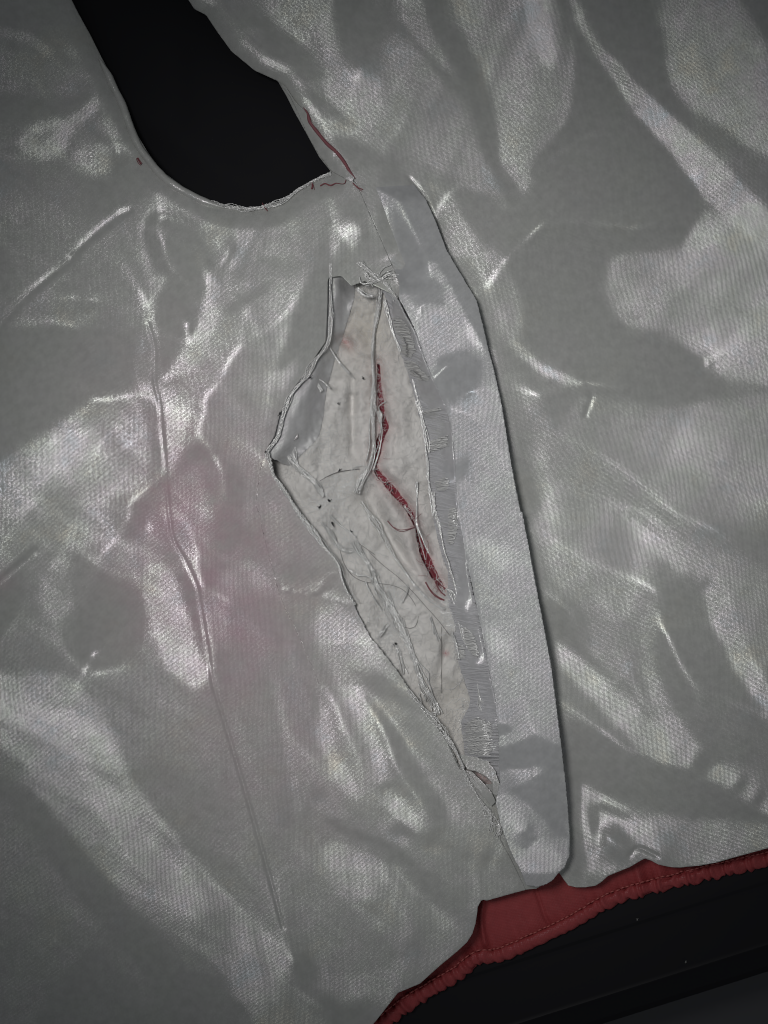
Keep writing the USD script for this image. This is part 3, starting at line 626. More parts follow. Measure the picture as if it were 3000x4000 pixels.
k = np.clip((flap.Y - .2 * (flap.X - 1250) - 2330) / 110, 0, 1); k = k * k * (3 - 2 * k)
flap.h = flap.h * (1 - k) + (frame(flap.X, flap.Y) + 6 - 16 * np.clip((flap.Y - 2520) / 420, 0, 1)) * k
d_ = np.full(strip.X.shape, 900.0); m_ = strip.Y < 1250
d_[m_] = shapely.distance(LineString(STRIP_L[:8]), shapely.points(strip.X[m_], strip.Y[m_]))
k = np.clip(1.25 - d_ / 110, 0, 1) * np.clip((1150 - strip.Y) / 120, 0, 1); k = np.maximum(k, np.clip((790 - strip.Y) / 90, 0, 1)); k = k * k * (3 - 2 * k)
strip.h = strip.h * (1 - k) + (frame(strip.X, strip.Y) - 7) * k
# ------------------------------------------------------------------ sheets of cloth
def sheet(poly, height, step=6.0, rim=8.0, ragged=0.0, seed=0):
    """A sheet over a region of the drawing with a clean edge and a little thickness; returns (vertices, faces), drawing positions."""
    x0, y0, x1, y1 = poly.bounds
    nx, ny = int((x1 - x0) / step) + 2, int((y1 - y0) / step) + 2
    gx, gy = np.meshgrid(x0 - step / 2 + np.arange(nx + 1) * step, y0 - step / 2 + np.arange(ny + 1) * step)
    shapely.prepare(poly)
    inside = shapely.contains_xy(poly, gx, gy)
    idx = np.arange(gx.size).reshape(gx.shape)
    q = np.stack([idx[:-1, :-1], idx[1:, :-1], idx[1:, 1:], idx[:-1, 1:]], -1).reshape(-1, 4)
    keep = inside.ravel()[q].any(1); q = q[keep]
    f = np.vstack([q[:, [0, 1, 2]], q[:, [0, 2, 3]]])
    f = f[inside.ravel()[f].any(1)]
    used, inv = np.unique(f, return_inverse=True); f = inv.reshape(f.shape)
    px, py = gx.ravel()[used].copy(), gy.ravel()[used].copy()
    out = ~inside.ravel()[used]
    edge = poly.boundary
    p = shapely.points(px[out], py[out])
    near_ = shapely.line_interpolate_point(edge, shapely.line_locate_point(edge, p)) if edge.geom_type == 'LineString' else shapely.get_point(shapely.shortest_line(edge, p), 0)
    px[out], py[out] = shapely.get_x(near_), shapely.get_y(near_)
    if ragged:
        r = np.random.default_rng(seed); px[out] += r.normal(0, ragged, out.sum()); py[out] += r.normal(0, ragged, out.sum())
    z = height(px, py)
    # rim: the cut edge has thickness
    e = np.sort(np.vstack([f[:, [0, 1]], f[:, [1, 2]], f[:, [2, 0]]]), 1)
    d = np.vstack([f[:, [0, 1]], f[:, [1, 2]], f[:, [2, 0]]])
    _, first, count = np.unique(e, axis=0, return_index=True, return_counts=True)
    b = d[first[count == 1]]
    bu, binv = np.unique(b, return_inverse=True); binv = binv.reshape(b.shape) + len(px)
    px2, py2, z2 = np.concatenate([px, px[bu]]), np.concatenate([py, py[bu]]), np.concatenate([z, z[bu] - rim])
    f = np.vstack([f, np.stack([b[:, 0], binv[:, 0], b[:, 1]], 1), np.stack([b[:, 1], binv[:, 0], binv[:, 1]], 1)])
    return (world(px2, py2, z2 * S), f), px2, py2

garment = thing('jacket', 'white satin lining of an inside-out red garment with a torn open seam', 'jacket')
outer = Polygon([(-150, -150), (3150, -150), (3150, 4150), (-150, 4150)])
lining = outer.difference(arm_poly).difference(tear_poly).difference(below)
lining = max(lining.geoms, key=lambda g: g.area) if lining.geom_type == 'MultiPolygon' else lining
cut = np.vstack([[(1392, 715)], STRIP_L[4:] + [4, 0], pts('4', '800,600 835,700 830,800 840,880 905,1000'), pts('H', '610,520'), [(2060, 3700), (2060, 5000)]])
east = Polygon(np.vstack([[(3400, 5000), (3400, -400), (480, -400)], ARMHOLE[-22:][::-1][:0], [(800, 100), (1100, 420)], cut])).buffer(0)
right, left = lining.intersection(east), lining.difference(east)
pick = lambda g: max(g.geoms, key=lambda k: k.area) if hasattr(g, 'geoms') else g
right, left = pick(right), pick(left)
wob = lambda px, py: frame(px, py)
def lining_height(px, py):
    z = frame(px, py)
    e = arm_edge_drop(px, py)
    return z - e - crease_depth(px, py)
arm_line = LineString(ARMHOLE)
def arm_edge_drop(px, py):
    d = np.full(np.shape(px), 1e9); m = (px < 1560) & (py < 980)
    d[m] = shapely.distance(arm_line, shapely.points(px[m], py[m]))
    return 40 * np.clip(1 - d / 90, 0, 1) ** 2
for poly, m, nm in ((left, lining_mat, 'left'), (right, lining_mat2, 'right')):
    (mesh, px, py) = sheet(poly, lining_height, 6.0)
    put('lining_panel', mesh, m, garment, smooth=True, label='left panel of the white satin lining' if nm == 'left' else 'right panel of the white satin lining')
mesh, px, py = sheet(strip_poly, strip, 5.0, rim=5, ragged=.8, seed=1)
put('seam_allowance', mesh, strip_mat, garment, smooth=True, label='flat strip of lining lying along the right side of the tear')
mesh, px, py = sheet(flap_poly, flap, 5.0, rim=5, ragged=1.6, seed=2)
put('seam_allowance', mesh, flap_mat, garment, smooth=True, label='folded back edge of lining on the left side of the tear')

# ------------------------------------------------------------------ wadding and red cloth in the tear
CRACKS = [pts('W', '812,780 824,785 828,830 838,905 843,925 832,950 825,985 819,1010 850,1043 880,1083 899,1113 909,1150 926,1190 942,1225 959,1260 964,1276 953,1284 938,1262 921,1236 906,1200 897,1165 889,1133 867,1097 839,1064 807,1024 803,1005 807,960 819,925 817,890 811,840'),
          np.vstack([pts('1', '505,555 530,572 600,618 670,665 672,685 590,630 520,590 500,570')]),
          pts('0', '760,1700 830,1700 890,1750 925,1800 935,1850 900,1830 850,1790 800,1740')]
def torn(c):
    p = smooth_line(np.vstack([c, c[:1]]), step=7); q = np.stack([p[:, 0], p[:, 1], 0 * p[:, 0]], -1)
    w = (fbm(q / 22, 3, 44) - .5) * 8; d = np.gradient(p, axis=0); nn = np.stack([-d[:, 1], d[:, 0]], 1); nn /= np.linalg.norm(nn, axis=1, keepdims=True) + 1e-9
    return pick(Polygon(p + nn * w[:, None]).buffer(0).buffer(-6))
pick = lambda g: max(g.geoms, key=lambda k: k.area) if hasattr(g, 'geoms') else g
crack_polys = [torn(c) for c in CRACKS]
crack = shapely.union_all([g for g in crack_polys])
hole_poly = tear_poly.union(Polygon(STRIP_L[4:-6]).buffer(0)).union(strip_poly.intersection(tear_poly.buffer(180)))
wad_poly = pick(tear_poly.buffer(110)).difference(shapely.union_all(crack_polys[:1]))
wad_poly = pick(wad_poly)
RIDGES = [('2', '805,0 832,120 826,250 812,420', -13, 17), ('2', '562,0 572,150 560,330', -11, 15), ('2', '1010,860 930,700 860,600 800,520', -7, 15), ('2', '650,600 740,760 850,930 930,1040', -14, 19), ('2', '420,0 395,150 400,300 380,380', -11, 24), ('1', '590,400 530,560 560,640 660,690', -9, 15), ('3', '880,20 960,160 1040,260 1110,330', -10, 17), ('0', '540,500 520,700 470,900', -12, 20), ('2', '570,95 660,90', -7, 14),
 ('2', '820,0 840,200 820,400', 14, 40), ('2', '570,0 565,150 590,350', -14, 22), ('2', '400,0 400,300', 16, 60), ('1', '600,380 560,520 600,600', 16, 60), ('2', '680,560 760,740 880,980', -18, 26), ('2', '800,620 880,800 960,1000', 22, 50),
          ('3', '900,60 1000,260 1100,420', 18, 60), ('3', '1050,420 1060,600 1100,760', 20, 90), ('3', '560,150 700,330 800,500', -12, 60), ('2', '250,350 330,500 360,640', 14, 70), ('0', '550,900 560,1100 600,1300', -20, 70), ('2', '830,420 960,560 1000,700', 16, 45), ('1', '570,800 560,1000', -12, 18)]
def wad_height(px, py):
    q = np.stack([px, py, 0 * px], -1)
    z = LIFT - 90 + (fbm(q / 180.0, 3, 51) - .5) * 60 + (fbm(q / 60.0, 3, 52) - .5) * 40 + (fbm(q / 14.0, 2, 53) - .5) * 4
    for c, t, a, r in RIDGES:
        l = LineString(pts(c, t)); z = z + 1.7 * a * np.exp(-(shapely.distance(l, shapely.points(px, py)) / r) ** 2)
    d = shapely.distance(crack, shapely.points(px, py))
    return np.minimum(z - 30 * np.exp(-(d / 22) ** 2), frame(px, py) - 14)
mesh, px, py = sheet(wad_poly, wad_height, 5.0, rim=60, ragged=.9, seed=4)
d = shapely.distance(crack, shapely.points(px, py))
q = np.stack([px, py, 0 * px], -1)
pinkish = np.clip(.42 * np.exp(-d / 10) * (1.6 * fbm(q / 25, 3, 61)) + .08 * np.exp(-(d / 60) ** 2), 0, .9)
spot = np.exp(-(((px - 1742) / 12) ** 2 + ((py - 2552) / 10) ** 2)); pinkish = np.clip(pinkish + .6 * spot, 0, 1)
warm = np.clip(np.exp(-(((px - 1420) / 110) ** 2 + ((py - 1290) / 130) ** 2)) * .5 + .3 * np.exp(-(((px - 1760) / 120) ** 2 + ((py - 2800) / 200) ** 2)), 0, 1)
wad = put('wadding', mesh, wadding_mat, garment, smooth=True, attrs={'stain': pinkish, 'warmth': warm})

# inner turned edge of the lining at the upper left of the tear
TURN = np.vstack([pts('C', '1400,120 1440,85 1500,85 1530,130 1530,180 1505,270 1480,350 1440,470 1408,600 1395,700 1370,790 1310,850 1255,905 1190,880 1140,850 1180,740 1210,660 1250,580 1320,490 1390,400 1400,300')])
TURN = smooth_line(np.vstack([TURN, TURN[:1]]), step=15)
turn_poly = Polygon(TURN).buffer(0)
def turn_height(px, py):
    d = shapely.distance(LineString(TEAR_L), shapely.points(px, py))
    e = shapely.distance(LineString(pts('C', '1530,130 1530,180 1505,270 1480,350 1440,470 1408,600 1395,700 1370,790 1310,850 1255,905')), shapely.points(px, py))
    w = wad_height(px, py) + 5; k = np.clip(e / 75, 0, 1); k = k * k * (3 - 2 * k)
    top = frame(px, py) - 24 + 12 * np.exp(-((d - 45) / 30) ** 2) - .16 * d + 12 * (fbm(np.stack([px / 60, py / 160, 0 * px], -1), 2, 8) - .5)
    return w + np.maximum(top - w, 0) * k
mesh, px, py = sheet(turn_poly, turn_height, 6.0, rim=3, ragged=1.2, seed=3)
put('seam_allowance', mesh, satin('white_turned_edge_satin', (0.50, 0.50, 0.505), 0.9, depth=9e-6, rough=0.42, spec=.7), garment, smooth=True, label='grey shaded turned-in edge of lining at the upper left of the tear')

def red_height(px, py):
    q = np.stack([px, py, 0 * px], -1)
    return LIFT - 150 + (fbm(q / 120.0, 2, 71) - .5) * 26
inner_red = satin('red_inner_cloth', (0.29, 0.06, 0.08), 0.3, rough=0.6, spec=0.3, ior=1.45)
for i, g in enumerate(crack.buffer(60).geoms if hasattr(crack.buffer(60), 'geoms') else [crack.buffer(60)]):
    mesh, px, py = sheet(g, red_height, 10.0)
    put('outer_fabric', mesh, inner_red, garment, smooth=True, label='red cloth seen through the long split in the wadding' if g.area > 60000 else 'red cloth showing in a small gap at the tear')

def fibres(n, area, height, length, rad, seed):
    r = np.random.default_rng(seed); x0, y0, x1, y1 = area.bounds; shapely.prepare(area)
    c = np.stack([r.uniform(x0, x1, n * 6), r.uniform(y0, y1, n * 6)], 1); c = c[shapely.contains_xy(area, c[:, 0], c[:, 1])][:n]; n = len(c)
    t = np.linspace(0, 1, 6)[None]; ang = r.uniform(0, 2 * np.pi, (n, 1)) + r.normal(0, 1.2, (n, 1)) * t; L = length * r.uniform(.4, 1.5, (n, 1)) / 6
    x = c[:, :1] + np.cumsum(np.cos(ang) * L, 1); y = c[:, 1:] + np.cumsum(np.sin(ang) * L, 1)
    z = height(x.ravel(), y.ravel()).reshape(x.shape) + .5 + 4 * np.sin(t * np.pi) * r.uniform(.3, 1.5, (n, 1))
    w = world(x, y, z * S); rr = rad * S * r.uniform(.6, 1.2, n)
    return merge([tube(w[i], rr[i], 3, caps=False) for i in range(n)])
put('wadding_fibre', fibres(7000, tear_poly.buffer(-6).difference(crack.buffer(-1)), wad_height, 42, .6, 5), sheen_fibre, garment, kind='stuff')

put('dyed_fibre', fibres(170, crack.buffer(12), wad_height, 30, .7, 15), red_thread, garment, kind='stuff')
# ------------------------------------------------------------------ frayed yarns along the right side of the tear
G_L = np.vstack([pts('1', '720,240 770,330 790,440 820,560 870,690 900,780 935,900 960,1000'), pts('2', '990,200 1000,330 1015,470 1030,620 1050,740 1075,850 1100,950'), pts('3', '1130,120 1130,300 1150,420 1170,560 1200,680 1240,800 1260,900'), pts('4', '610,180 620,300 640,420'), pts('H', '420,20')])
G_R = np.vstack([pts('1', '830,330 880,430 930,520 980,660 1030,780 1090,900 1130,1000'), pts('2', '1150,150 1160,300 1170,420 1180,600 1200,740 1225,860 1240,960'), pts('3', '1240,100 1260,230 1300,400 1340,600 1370,720 1400,850 1425,980'), pts('4', '810,180 830,300 830,420'), pts('H', '500,60')])
gl, gr = smooth_line(G_L, 420), smooth_line(G_R, 420)
glf = lambda t: np.array([np.interp(t * 419, np.arange(420), gl[:, k]) for k in (0, 1)])
grf = lambda t: np.array([np.interp(t * 419, np.arange(420), gr[:, k]) for k in (0, 1)])
hump = lambda t: 26 * sum(np.exp(-((t - c) / w) ** 2) for c, w in ((.12, .02), (.2, .035), (.255, .012), (.40, .012), (.475, .012), (.66, .03), (.77, .02), (.9, .022), (.945, .012)))
r = np.random.default_rng(12); yarns = []
for i in range(520):
    t = (i + r.uniform(-.4, .4)) / 520
    t = min(max(t, .002), .998)
    a, b = glf(t), grf(min(1, max(0, t + r.normal(0, .0035))))
    b = b + (b - a) * .12
    u = np.linspace(0, 1, 7)[:, None]
    p = a + (b - a) * u + np.stack([np.zeros(7), np.sin(u[:, 0] * np.pi) * r.normal(0, 3.5)], 1)
    z0, z1 = LIFT - 62 + r.normal(0, 3), float(strip(b[:1], b[1:])[0]) - 22
    z = z0 + (z1 - z0) * u[:, 0] ** 1.3 + hump(t) * np.sin(u[:, 0] * np.pi) + r.normal(0, 1.2, 7)
    yarns.append(tube(world(p[:, 0], p[:, 1], z * S), S * r.uniform(1.4, 2.6), 4, caps=False))
def gauze_height(px, py):
    P = shapely.points(px, py); a = shapely.distance(LineString(gl), P); b = shapely.distance(LineString(gr), P); u = a / (a + b + 1e-6)
    ti = shapely.line_locate_point(LineString((gl + gr) / 2), P, normalized=True)
    z1 = strip(px, py) - 22; z0 = LIFT - 62
    return z0 + (z1 - z0) * u ** 1.3 + hump(ti) * np.sin(np.clip(u, 0, 1) * np.pi) - 5
gauze_poly = Polygon(np.vstack([gl[2:-2], (gr + (gr - gl) * .12)[::-1][2:-2]])).buffer(0)
mesh, px, py = sheet(pick(gauze_poly), gauze_height, 6.0, ragged=2.0, seed=77)
put('frayed_weave', mesh, satin('frayed_grey_weave', (0.50, 0.50, 0.515), 0.9, period=0.0003), garment, smooth=True, label='loosened grey weave at the frayed edge beside the right strip')
big = yarns[::2]; rest = yarns[1::2]
put('frayed_yarn', merge(rest + big), gauze_mat, garment, kind='stuff', label='dense cross yarns of the frayed lining edge beside the right strip')

def strand(path, z, n=3, width=9, rad=2.6, seed=0, twist=0.05, beads=0.0, step=6.0):
    """A loose yarn: fine filaments wandering round one path (drawing units), lying at height z(px, py); beads gives them the crimp of the weave."""
    r = np.random.default_rng(seed); c = smooth_line(path, step=step); out = []; m = len(c)
    t = np.arange(m); d = np.gradient(c, axis=0); nrm = np.stack([-d[:, 1], d[:, 0]], 1); nrm /= np.linalg.norm(nrm, axis=1, keepdims=True) + 1e-9
    rnd = lambda sg: ndimage.gaussian_filter1d(r.normal(0, 1, m + 40), sg, mode='nearest')[20:-20] * math.sqrt(2 * sg * 1.77)
    wander = rnd(8) * 3.0; spread = np.clip(.75 + .5 * rnd(9), .25, 1.6)
    n = int(n * 2.2) + 1
    for k in range(n):
        a, b = 0, m
        if m > 14 and r.random() < .45: a = int(r.integers(0, m // 2)); b = int(r.integers(a + m // 3, m + 1))
        o = width * spread * (.36 * rnd(7) + .12 * rnd(2)) + wander
        if beads: o = o + beads * .55 * np.sin(t * step * 2 * np.pi / 15 + r.uniform(0, 6)) * np.clip(rnd(10) + .4, 0, 1.3)
        if r.random() < .12: o = o + np.linspace(0, 1, m) ** 2 * r.normal(0, 16)
        p = c + nrm * o[:, None]
        zz = z(p[:, 0], p[:, 1]) + 4 + width * .35 * (1 + .6 * rnd(4)) + (beads * .7 * np.cos(t * step * 2 * np.pi / 15 + r.uniform(0, 6)) if beads else 0)
        p, zz = p[a:b], zz[a:b]
        if len(p) < 4: continue
        out.append(tube(world(p[:, 0], p[:, 1], zz * S), rad * .7 * S * r.uniform(.7, 1.25), 4))
    return merge(out)
on_wad = wad_height
over = lambda k: (lambda px, py: wad_height(px, py) + k)
THREADS = [
 (join(('1', '728,250 728,340 715,450 695,560 685,680 690,800 690,950'), ('2', '692,60 695,200 690,330 670,420 630,490 600,570')), 11, 22, 2.8, 4.0, over(14)),
 (join(('1', '700,960 720,1010 735,1056'), ('2', '725,80 745,190 730,290 700,380 680,430')), 3, 7, 2.2, 0, over(18)),
 (join(('2', '150,290 215,390 290,470 350,530 395,590'),), 7, 17, 2.6, 3.5, over(10)),
 (join(('2', '205,60 210,180 225,310 240,390 262,420'),), 3, 8, 2.4, 0, over(12)),
 (join(('2', '440,690 500,750 560,800 590,830'),), 3, 8, 2.2, 2, over(14)),
 (join(('2', '380,740 430,800 480,880 530,910 580,915'),), 5, 18, 2.4, 2, over(16)),
 (join(('2', '580,850 610,920 645,970 690,1050'), ('3', '700,190 745,270 800,360 850,440 890,540 930,640 965,740 1000,820 1050,900 1065,960')), 9, 18, 2.6, 4.0, over(8)),
 (join(('2', '615,620 650,670 715,750 760,830 810,930 890,1050'), ('3', '900,160 960,240 1030,310 1110,350')), 4, 12, 2.4, 2, over(14)),
 (join(('3', '540,100 600,140 660,150 690,170'),), 4, 12, 2.2, 0, over(14)),
 (join(('3', '650,180 690,270 745,350'),), 4, 12, 2.2, 2, over(12)),
 (join(('3', '820,560 850,640 870,730'),), 2, 6, 2.0, 0, over(10)),
 (join(('0', '0,150 60,250 110,340 160,460 210,580 260,700 310,820 350,950 410,1060 470,1200'),), 5, 15, 2.4, 3, over(10)),
 (join(('0', '300,1010 320,1080 330,1120'),), 2, 5, 2.0, 0, over(24)),
 (join(('3', '1020,390 1045,460 1080,530'),), 2, 5, 2.2, 0, over(12)),
 (join(('2', '870,640 940,740 970,850 1000,960'),), 1, 5, 1.2, 0, over(14)),
 (join(('1', '430,610 470,670 510,720 580,800'),), 2, 6, 2.0, 0, over(30)),
 (join(('1', '340,800 390,820 430,860'),), 3, 8, 2.0, 0, over(32)), (join(('1', '350,810 375,850 390,870'),), 2, 6, 2.0, 0, over(32)),
 (join(('2', '560,430 600,400 640,400 650,430 620,470'),), 2, 6, 1.4, 0, over(16)),
 (join(('2', '760,20 720,60 740,110 730,150'),), 2, 7, 1.4, 0, over(20)),
 (join(('3', '860,310 885,260 895,215 880,200'),), 3, 9, 1.6, 0, over(14)),
 (join(('3', '730,510 760,460 780,430'),), 3, 9, 1.6, 0, over(14)),
]
for i, (path, n, w, rd, bd, zz) in enumerate(THREADS):
    put('loose_thread', strand(path, zz, n, w, rd, 100 + i, twist=.05, beads=bd), thread_mat, garment, smooth=True)
gz = lambda px, py: np.full_like(px, LIFT - 50.0)
for i, path in enumerate([join(('1', '760,330 790,440 800,520 850,640'),), join(('1', '920,800 950,920 970,1000'), ('2', '990,220 1005,360 1012,480 1030,620 1040,700')), join(('2', '950,20 985,150 1000,330'),),
                          join(('2', '1045,560 1060,700 1080,800 1105,900 1130,980'), ('3', '1140,130 1165,200 1200,300 1235,400 1265,500 1300,610')), join(('3', '1120,230 1155,260 1185,350 1210,440 1250,560 1300,640'),),
                          join(('3', '1150,480 1180,560 1200,640'),), join(('3', '1290,640 1310,740 1320,830 1340,900'), ('4', '720,60 745,140 770,230 775,330 790,430 850,510')), join(('2', '960,500 950,640 945,740 985,830 1020,920'),)]):
    put('loose_thread', strand(path, gz, 4 if i in (3, 4, 6) else 2, 10, 3.0, 300 + i, twist=.06, beads=3.5 if i in (3, 4) else 2.0), thread_mat, garment, smooth=True)
for i, (c, t) in enumerate([('7', '90,610 200,600 280,680 330,760 410,1000 330,1100 210,1080 200,880 110,700'), ('7', '230,1130 380,1140 480,1250 565,1320 560,1400 420,1370 290,1300'), ('2', '1005,265 1130,225 1142,290 1030,325 1005,310'), ('2', '1050,500 1110,470 1142,490 1135,545 1060,560'), ('2', '1135,660 1180,650 1195,770 1160,880 1120,860'), ('7', '450,1770 570,1740 700,1700 710,1740 460,1800'), ('4', '620,190 700,150 790,180 800,300 780,390 640,370 610,270'), ('3', '1215,430 1290,500 1320,620 1290,640 1230,560'), ('3', '1160,540 1230,560 1240,640 1180,640')]):
    poly = Polygon(pts(c, t)).buffer(0); x0, y0, x1, y1 = poly.bounds; r = np.random.default_rng(50 + i); rows = []; y = y0
    while y < y1:
        seg = poly.intersection(LineString([(x0 - 20, y + r.normal(0, 1) + 6), (x1 + 20, y + r.normal(0, 1) - 6)])); y += 3.2
        for g in getattr(seg, 'geoms', [seg]):
            if g.is_empty or g.length < 14: continue
            m = max(5, int(g.length / 8)); u = np.linspace(r.uniform(0, .15), 1 - r.uniform(0, .15), m)
            p = np.array([g.interpolate(k, normalized=True).coords[0] for k in u])
            z = gauze_height(p[:, 0], p[:, 1]) + 9 + 5 * np.sin(np.linspace(0, np.pi, m)) + r.normal(0, .8, m)
            rows.append(tube(world(p[:, 0], p[:, 1] + r.normal(0, .8, m), z * S), S * 1.35, 4))
    if rows: put('yarn_band', merge(rows), thread_mat, garment, smooth=True, kind='stuff')
def tangle(cx, cy, rx, ry, n, seed, ang=0.0):
    r = np.random.default_rng(seed); out = []
    for _ in range(n):
        m = 26; a = np.cumsum(r.normal(0, .35, m)) + r.uniform(0, 6.28); L = r.uniform(2.5, 6)
        x = np.cumsum(np.cos(a)) * L; y = np.cumsum(np.sin(a)) * L
        u, w = r.normal(0, rx * .5), r.normal(0, ry * .5)
        x += cx + u * math.cos(ang) - w * math.sin(ang) - x.mean(); y += cy + u * math.sin(ang) + w * math.cos(ang) - y.mean()
        z = wad_height(x, y) + 1 + 3 * np.abs(np.sin(np.linspace(0, 3.1, m) + r.uniform(0, 2)))
        out.append(tube(world(x, y, z * S), S * r.uniform(.8, 1.3), 4, caps=False))
    return merge(out)
for i, (c, t, rx, ry, n, an) in enumerate([('W', '712,1080', 30, 60, 34, .6), ('W', '760,1180', 26, 90, 44, -.6), ('W', '760,1040', 60, 30, 30, 0), ('W', '845,1370', 34, 60, 44, -.5), ('W', '700,960', 30, 50, 18, .3), ('W', '985,1360', 22, 120, 40, -.25), ('W', '1020,1560', 28, 60, 34, 0), ('W', '820,620', 55, 26, 30, 0), ('W', '845,1290', 30, 40, 24, 0), ('W', '640,960', 26, 50, 18, .5), ('W', '960,1300', 20, 40, 18, -.4)]):
    p = pts(c, t)[0]
    put('frayed_fluff', tangle(p[0], p[1], rx * 1.7, ry * 1.7, int(n * 1.6), 900 + i, an), thread_mat, garment, kind='stuff')
# knot of frayed ends at the top of the tear
for i, (c, t, w) in enumerate([('1', '600,110 640,150 690,190 730,215 770,185 800,180', 22), ('1', '610,200 620,235 680,240 730,225', 12), ('1', '800,180 850,190 862,225 840,240', 9), ('1', '650,160 660,200 700,215', 12), ('1', '735,215 760,240 830,330', 8), ('1', '600,260 640,310 690,320', 8)]):
    put('loose_thread', strand(pts(c, t), lambda px, py: frame(px, py) + 6, 9 if w > 15 else 4, w, 2.4, 400 + i, twist=.08, beads=3), thread_mat, garment, smooth=True)
# frayed lips: left edge of the tear, and the closed frayed seam below it
lip = join(('C', '1425,30 1420,200 1412,370 1360,450 1322,515 1258,600 1215,690 1195,780 1155,845'))
put('frayed_edge', strand(lip, lambda px, py: frame(px, py) - 8, 4, 13, 2.2, 501, twist=.03, beads=3), thread_mat, garment, smooth=True)
fl = FLAP[19:][::-1] if False else pts('9', '150,215 190,330 240,500 320,620 420,780 520,960 620,1080 740,1220 860,1390 980,1540 1040,1660 1060,1760 1130,1930 1230,2100')
put('frayed_edge', strand(fl + [-6, 0], lambda px, py: flap(px, py) - 4, 6, 14, 2.4, 502, twist=.1, beads=5, step=5), thread_mat, garment, smooth=True)
lo = join(('F', '100,770 170,850 230,920 290,1010 340,1106'), ('4', '610,440 650,530 700,610 750,690 780,740'), ('4', '790,780 830,800 825,850'))
put('frayed_edge', strand(lo, lambda px, py: frame(px, py) - 2, 6, 16, 2.4, 503, twist=.07, beads=4, step=5), thread_mat, garment, smooth=True)
for i, (c, t) in enumerate([('4', '670,500 720,570 760,620 790,650'), ('4', '740,740 790,740 810,760'), ('4', '760,690 780,760 790,830'), ('4', '800,740 835,790 820,860')]):
    put('loose_thread', strand(pts(c, t), lambda px, py: frame(px, py) + 2, 3, 8, 2.2, 520 + i), thread_mat, garment, smooth=True)
# band of intact weave that bridges the left corner of the tear
br = Polygon(pts('8', '130,1700 250,1540 340,1380 430,1240 480,1130 600,960 640,900 640,960 560,1180 500,1300 560,1480 560,1560 440,1650 340,1680 220,1820 150,1800')).buffer(0)
mesh, px, py = sheet(br, lambda px, py: LIFT - 10 + .10 * (px - 1100) + 6 * np.sin((px + py) / 22), 5.0, ragged=1.5, seed=9)
put('woven_band', mesh, flap_mat, garment, smooth=True)

for i, t in enumerate(['690,1670 760,1690 850,1775 930,1870 965,1950 930,1990 850,1900 760,1800', '640,1540 780,1560 900,1600 960,1680 1000,1800 975,1900 940,1880 935,1790 880,1730 800,1690 720,1670']):
    mesh, px, py = sheet(Polygon(pts('0', t)).buffer(0), lambda px, py: LIFT - 38 + 12 * i + .34 * (px - 1880) + 5 * np.sin(py / 40), 5.0, rim=3, ragged=.6, seed=50 + i)
    put('seam_allowance', mesh, flap_mat, garment, smooth=True, label='small turned edge below the red gap at the foot of the tear' if i == 0 else 'small turned edge above the red gap at the foot of the tear')
# ------------------------------------------------------------------ armhole: turned edge, stitches, black cloth
def polyline_z(p, drop): return lining_height(p[:, 0], p[:, 1]) - drop
eb = smooth_line(join(('A', '440,250 475,315 500,370 535,440 560,510 580,565 605,620 640,672 700,745 760,795 830,835 900,868 980,892')), step=8)
eb = eb + [[-9, 5]]
rad = (13 + 5 * fbm(np.stack([eb[:, 0], eb[:, 1], 0 * eb[:, 0]], 1) / 45, 2, 81)) * np.minimum(1, np.minimum(np.arange(len(eb)), np.arange(len(eb))[::-1]) / 12 + .2)
put('turned_edge', tube(world(eb[:, 0], eb[:, 1], (polyline_z(eb, -4)) * S), rad * S, 10), lining_mat, garment, smooth=True)
# right: a narrow band of lining between the black cloth and the red piping
piping_mat = plain('dull_red_piping', (0.27, 0.10, 0.115), 0.6, 0.3, (3000.0, 3e-5))
bandp = Polygon(join(('6', '1085,435 1130,470 1180,545 1240,610 1290,690 1340,760 1400,830 1450,890 1500,960 1490,985 1440,960 1375,925 1310,840 1250,740 1190,600 1150,520'))).buffer(0)
mesh, px, py = sheet(bandp, lambda px, py: lining_height(px, py) + 12 - 6 * fbm(np.stack([px, py, 0 * px], -1) / 30, 2, 5), 5.0, rim=22)
put('turned_edge', mesh, lining_mat, garment, smooth=True)
pip = smooth_line(join(('6', '1222,580 1245,610 1260,660 1300,715 1350,775 1400,820 1440,870 1470,920 1505,965')), step=7)
pipr = (5 + 3 * fbm(np.stack([pip[:, 0], pip[:, 1], 0 * pip[:, 0]], 1) / 30, 2, 91)) * np.minimum(1, np.minimum(np.arange(len(pip)), np.arange(len(pip))[::-1]) / 8 + .15)
put('red_piping', tube(world(pip[:, 0], pip[:, 1], (polyline_z(pip, -8)) * S), pipr * S, 8), piping_mat, garment, smooth=True)
for i, (c, t) in enumerate([('6', '1315,1005 1340,990 1370,998 1400,985 1440,988 1448,970'), ('6', '1265,980 1270,1000 1266,1020'), ('6', '1002,1095 1012,1115 1028,1140'), ('6', '1490,985 1520,1010 1545,1020'), ('6', '322,855 332,875 345,890')]):
    put('red_thread', strand(pts(c, t), lambda px, py: lining_height(px, py) + 2, 2, 7, 1.6, 600 + i), red_thread, garment, smooth=True)
fr = pts('A', '900,866 960,884 1010,893 1050,899 1100,900 1150,886 1210,868 1290,812 1360,775 1430,748')
put('frayed_edge', strand(fr, lambda px, py: lining_height(px, py) + 0, 5, 12, 2.2, 640, twist=.06, beads=4, step=6), thread_mat, garment, smooth=True)
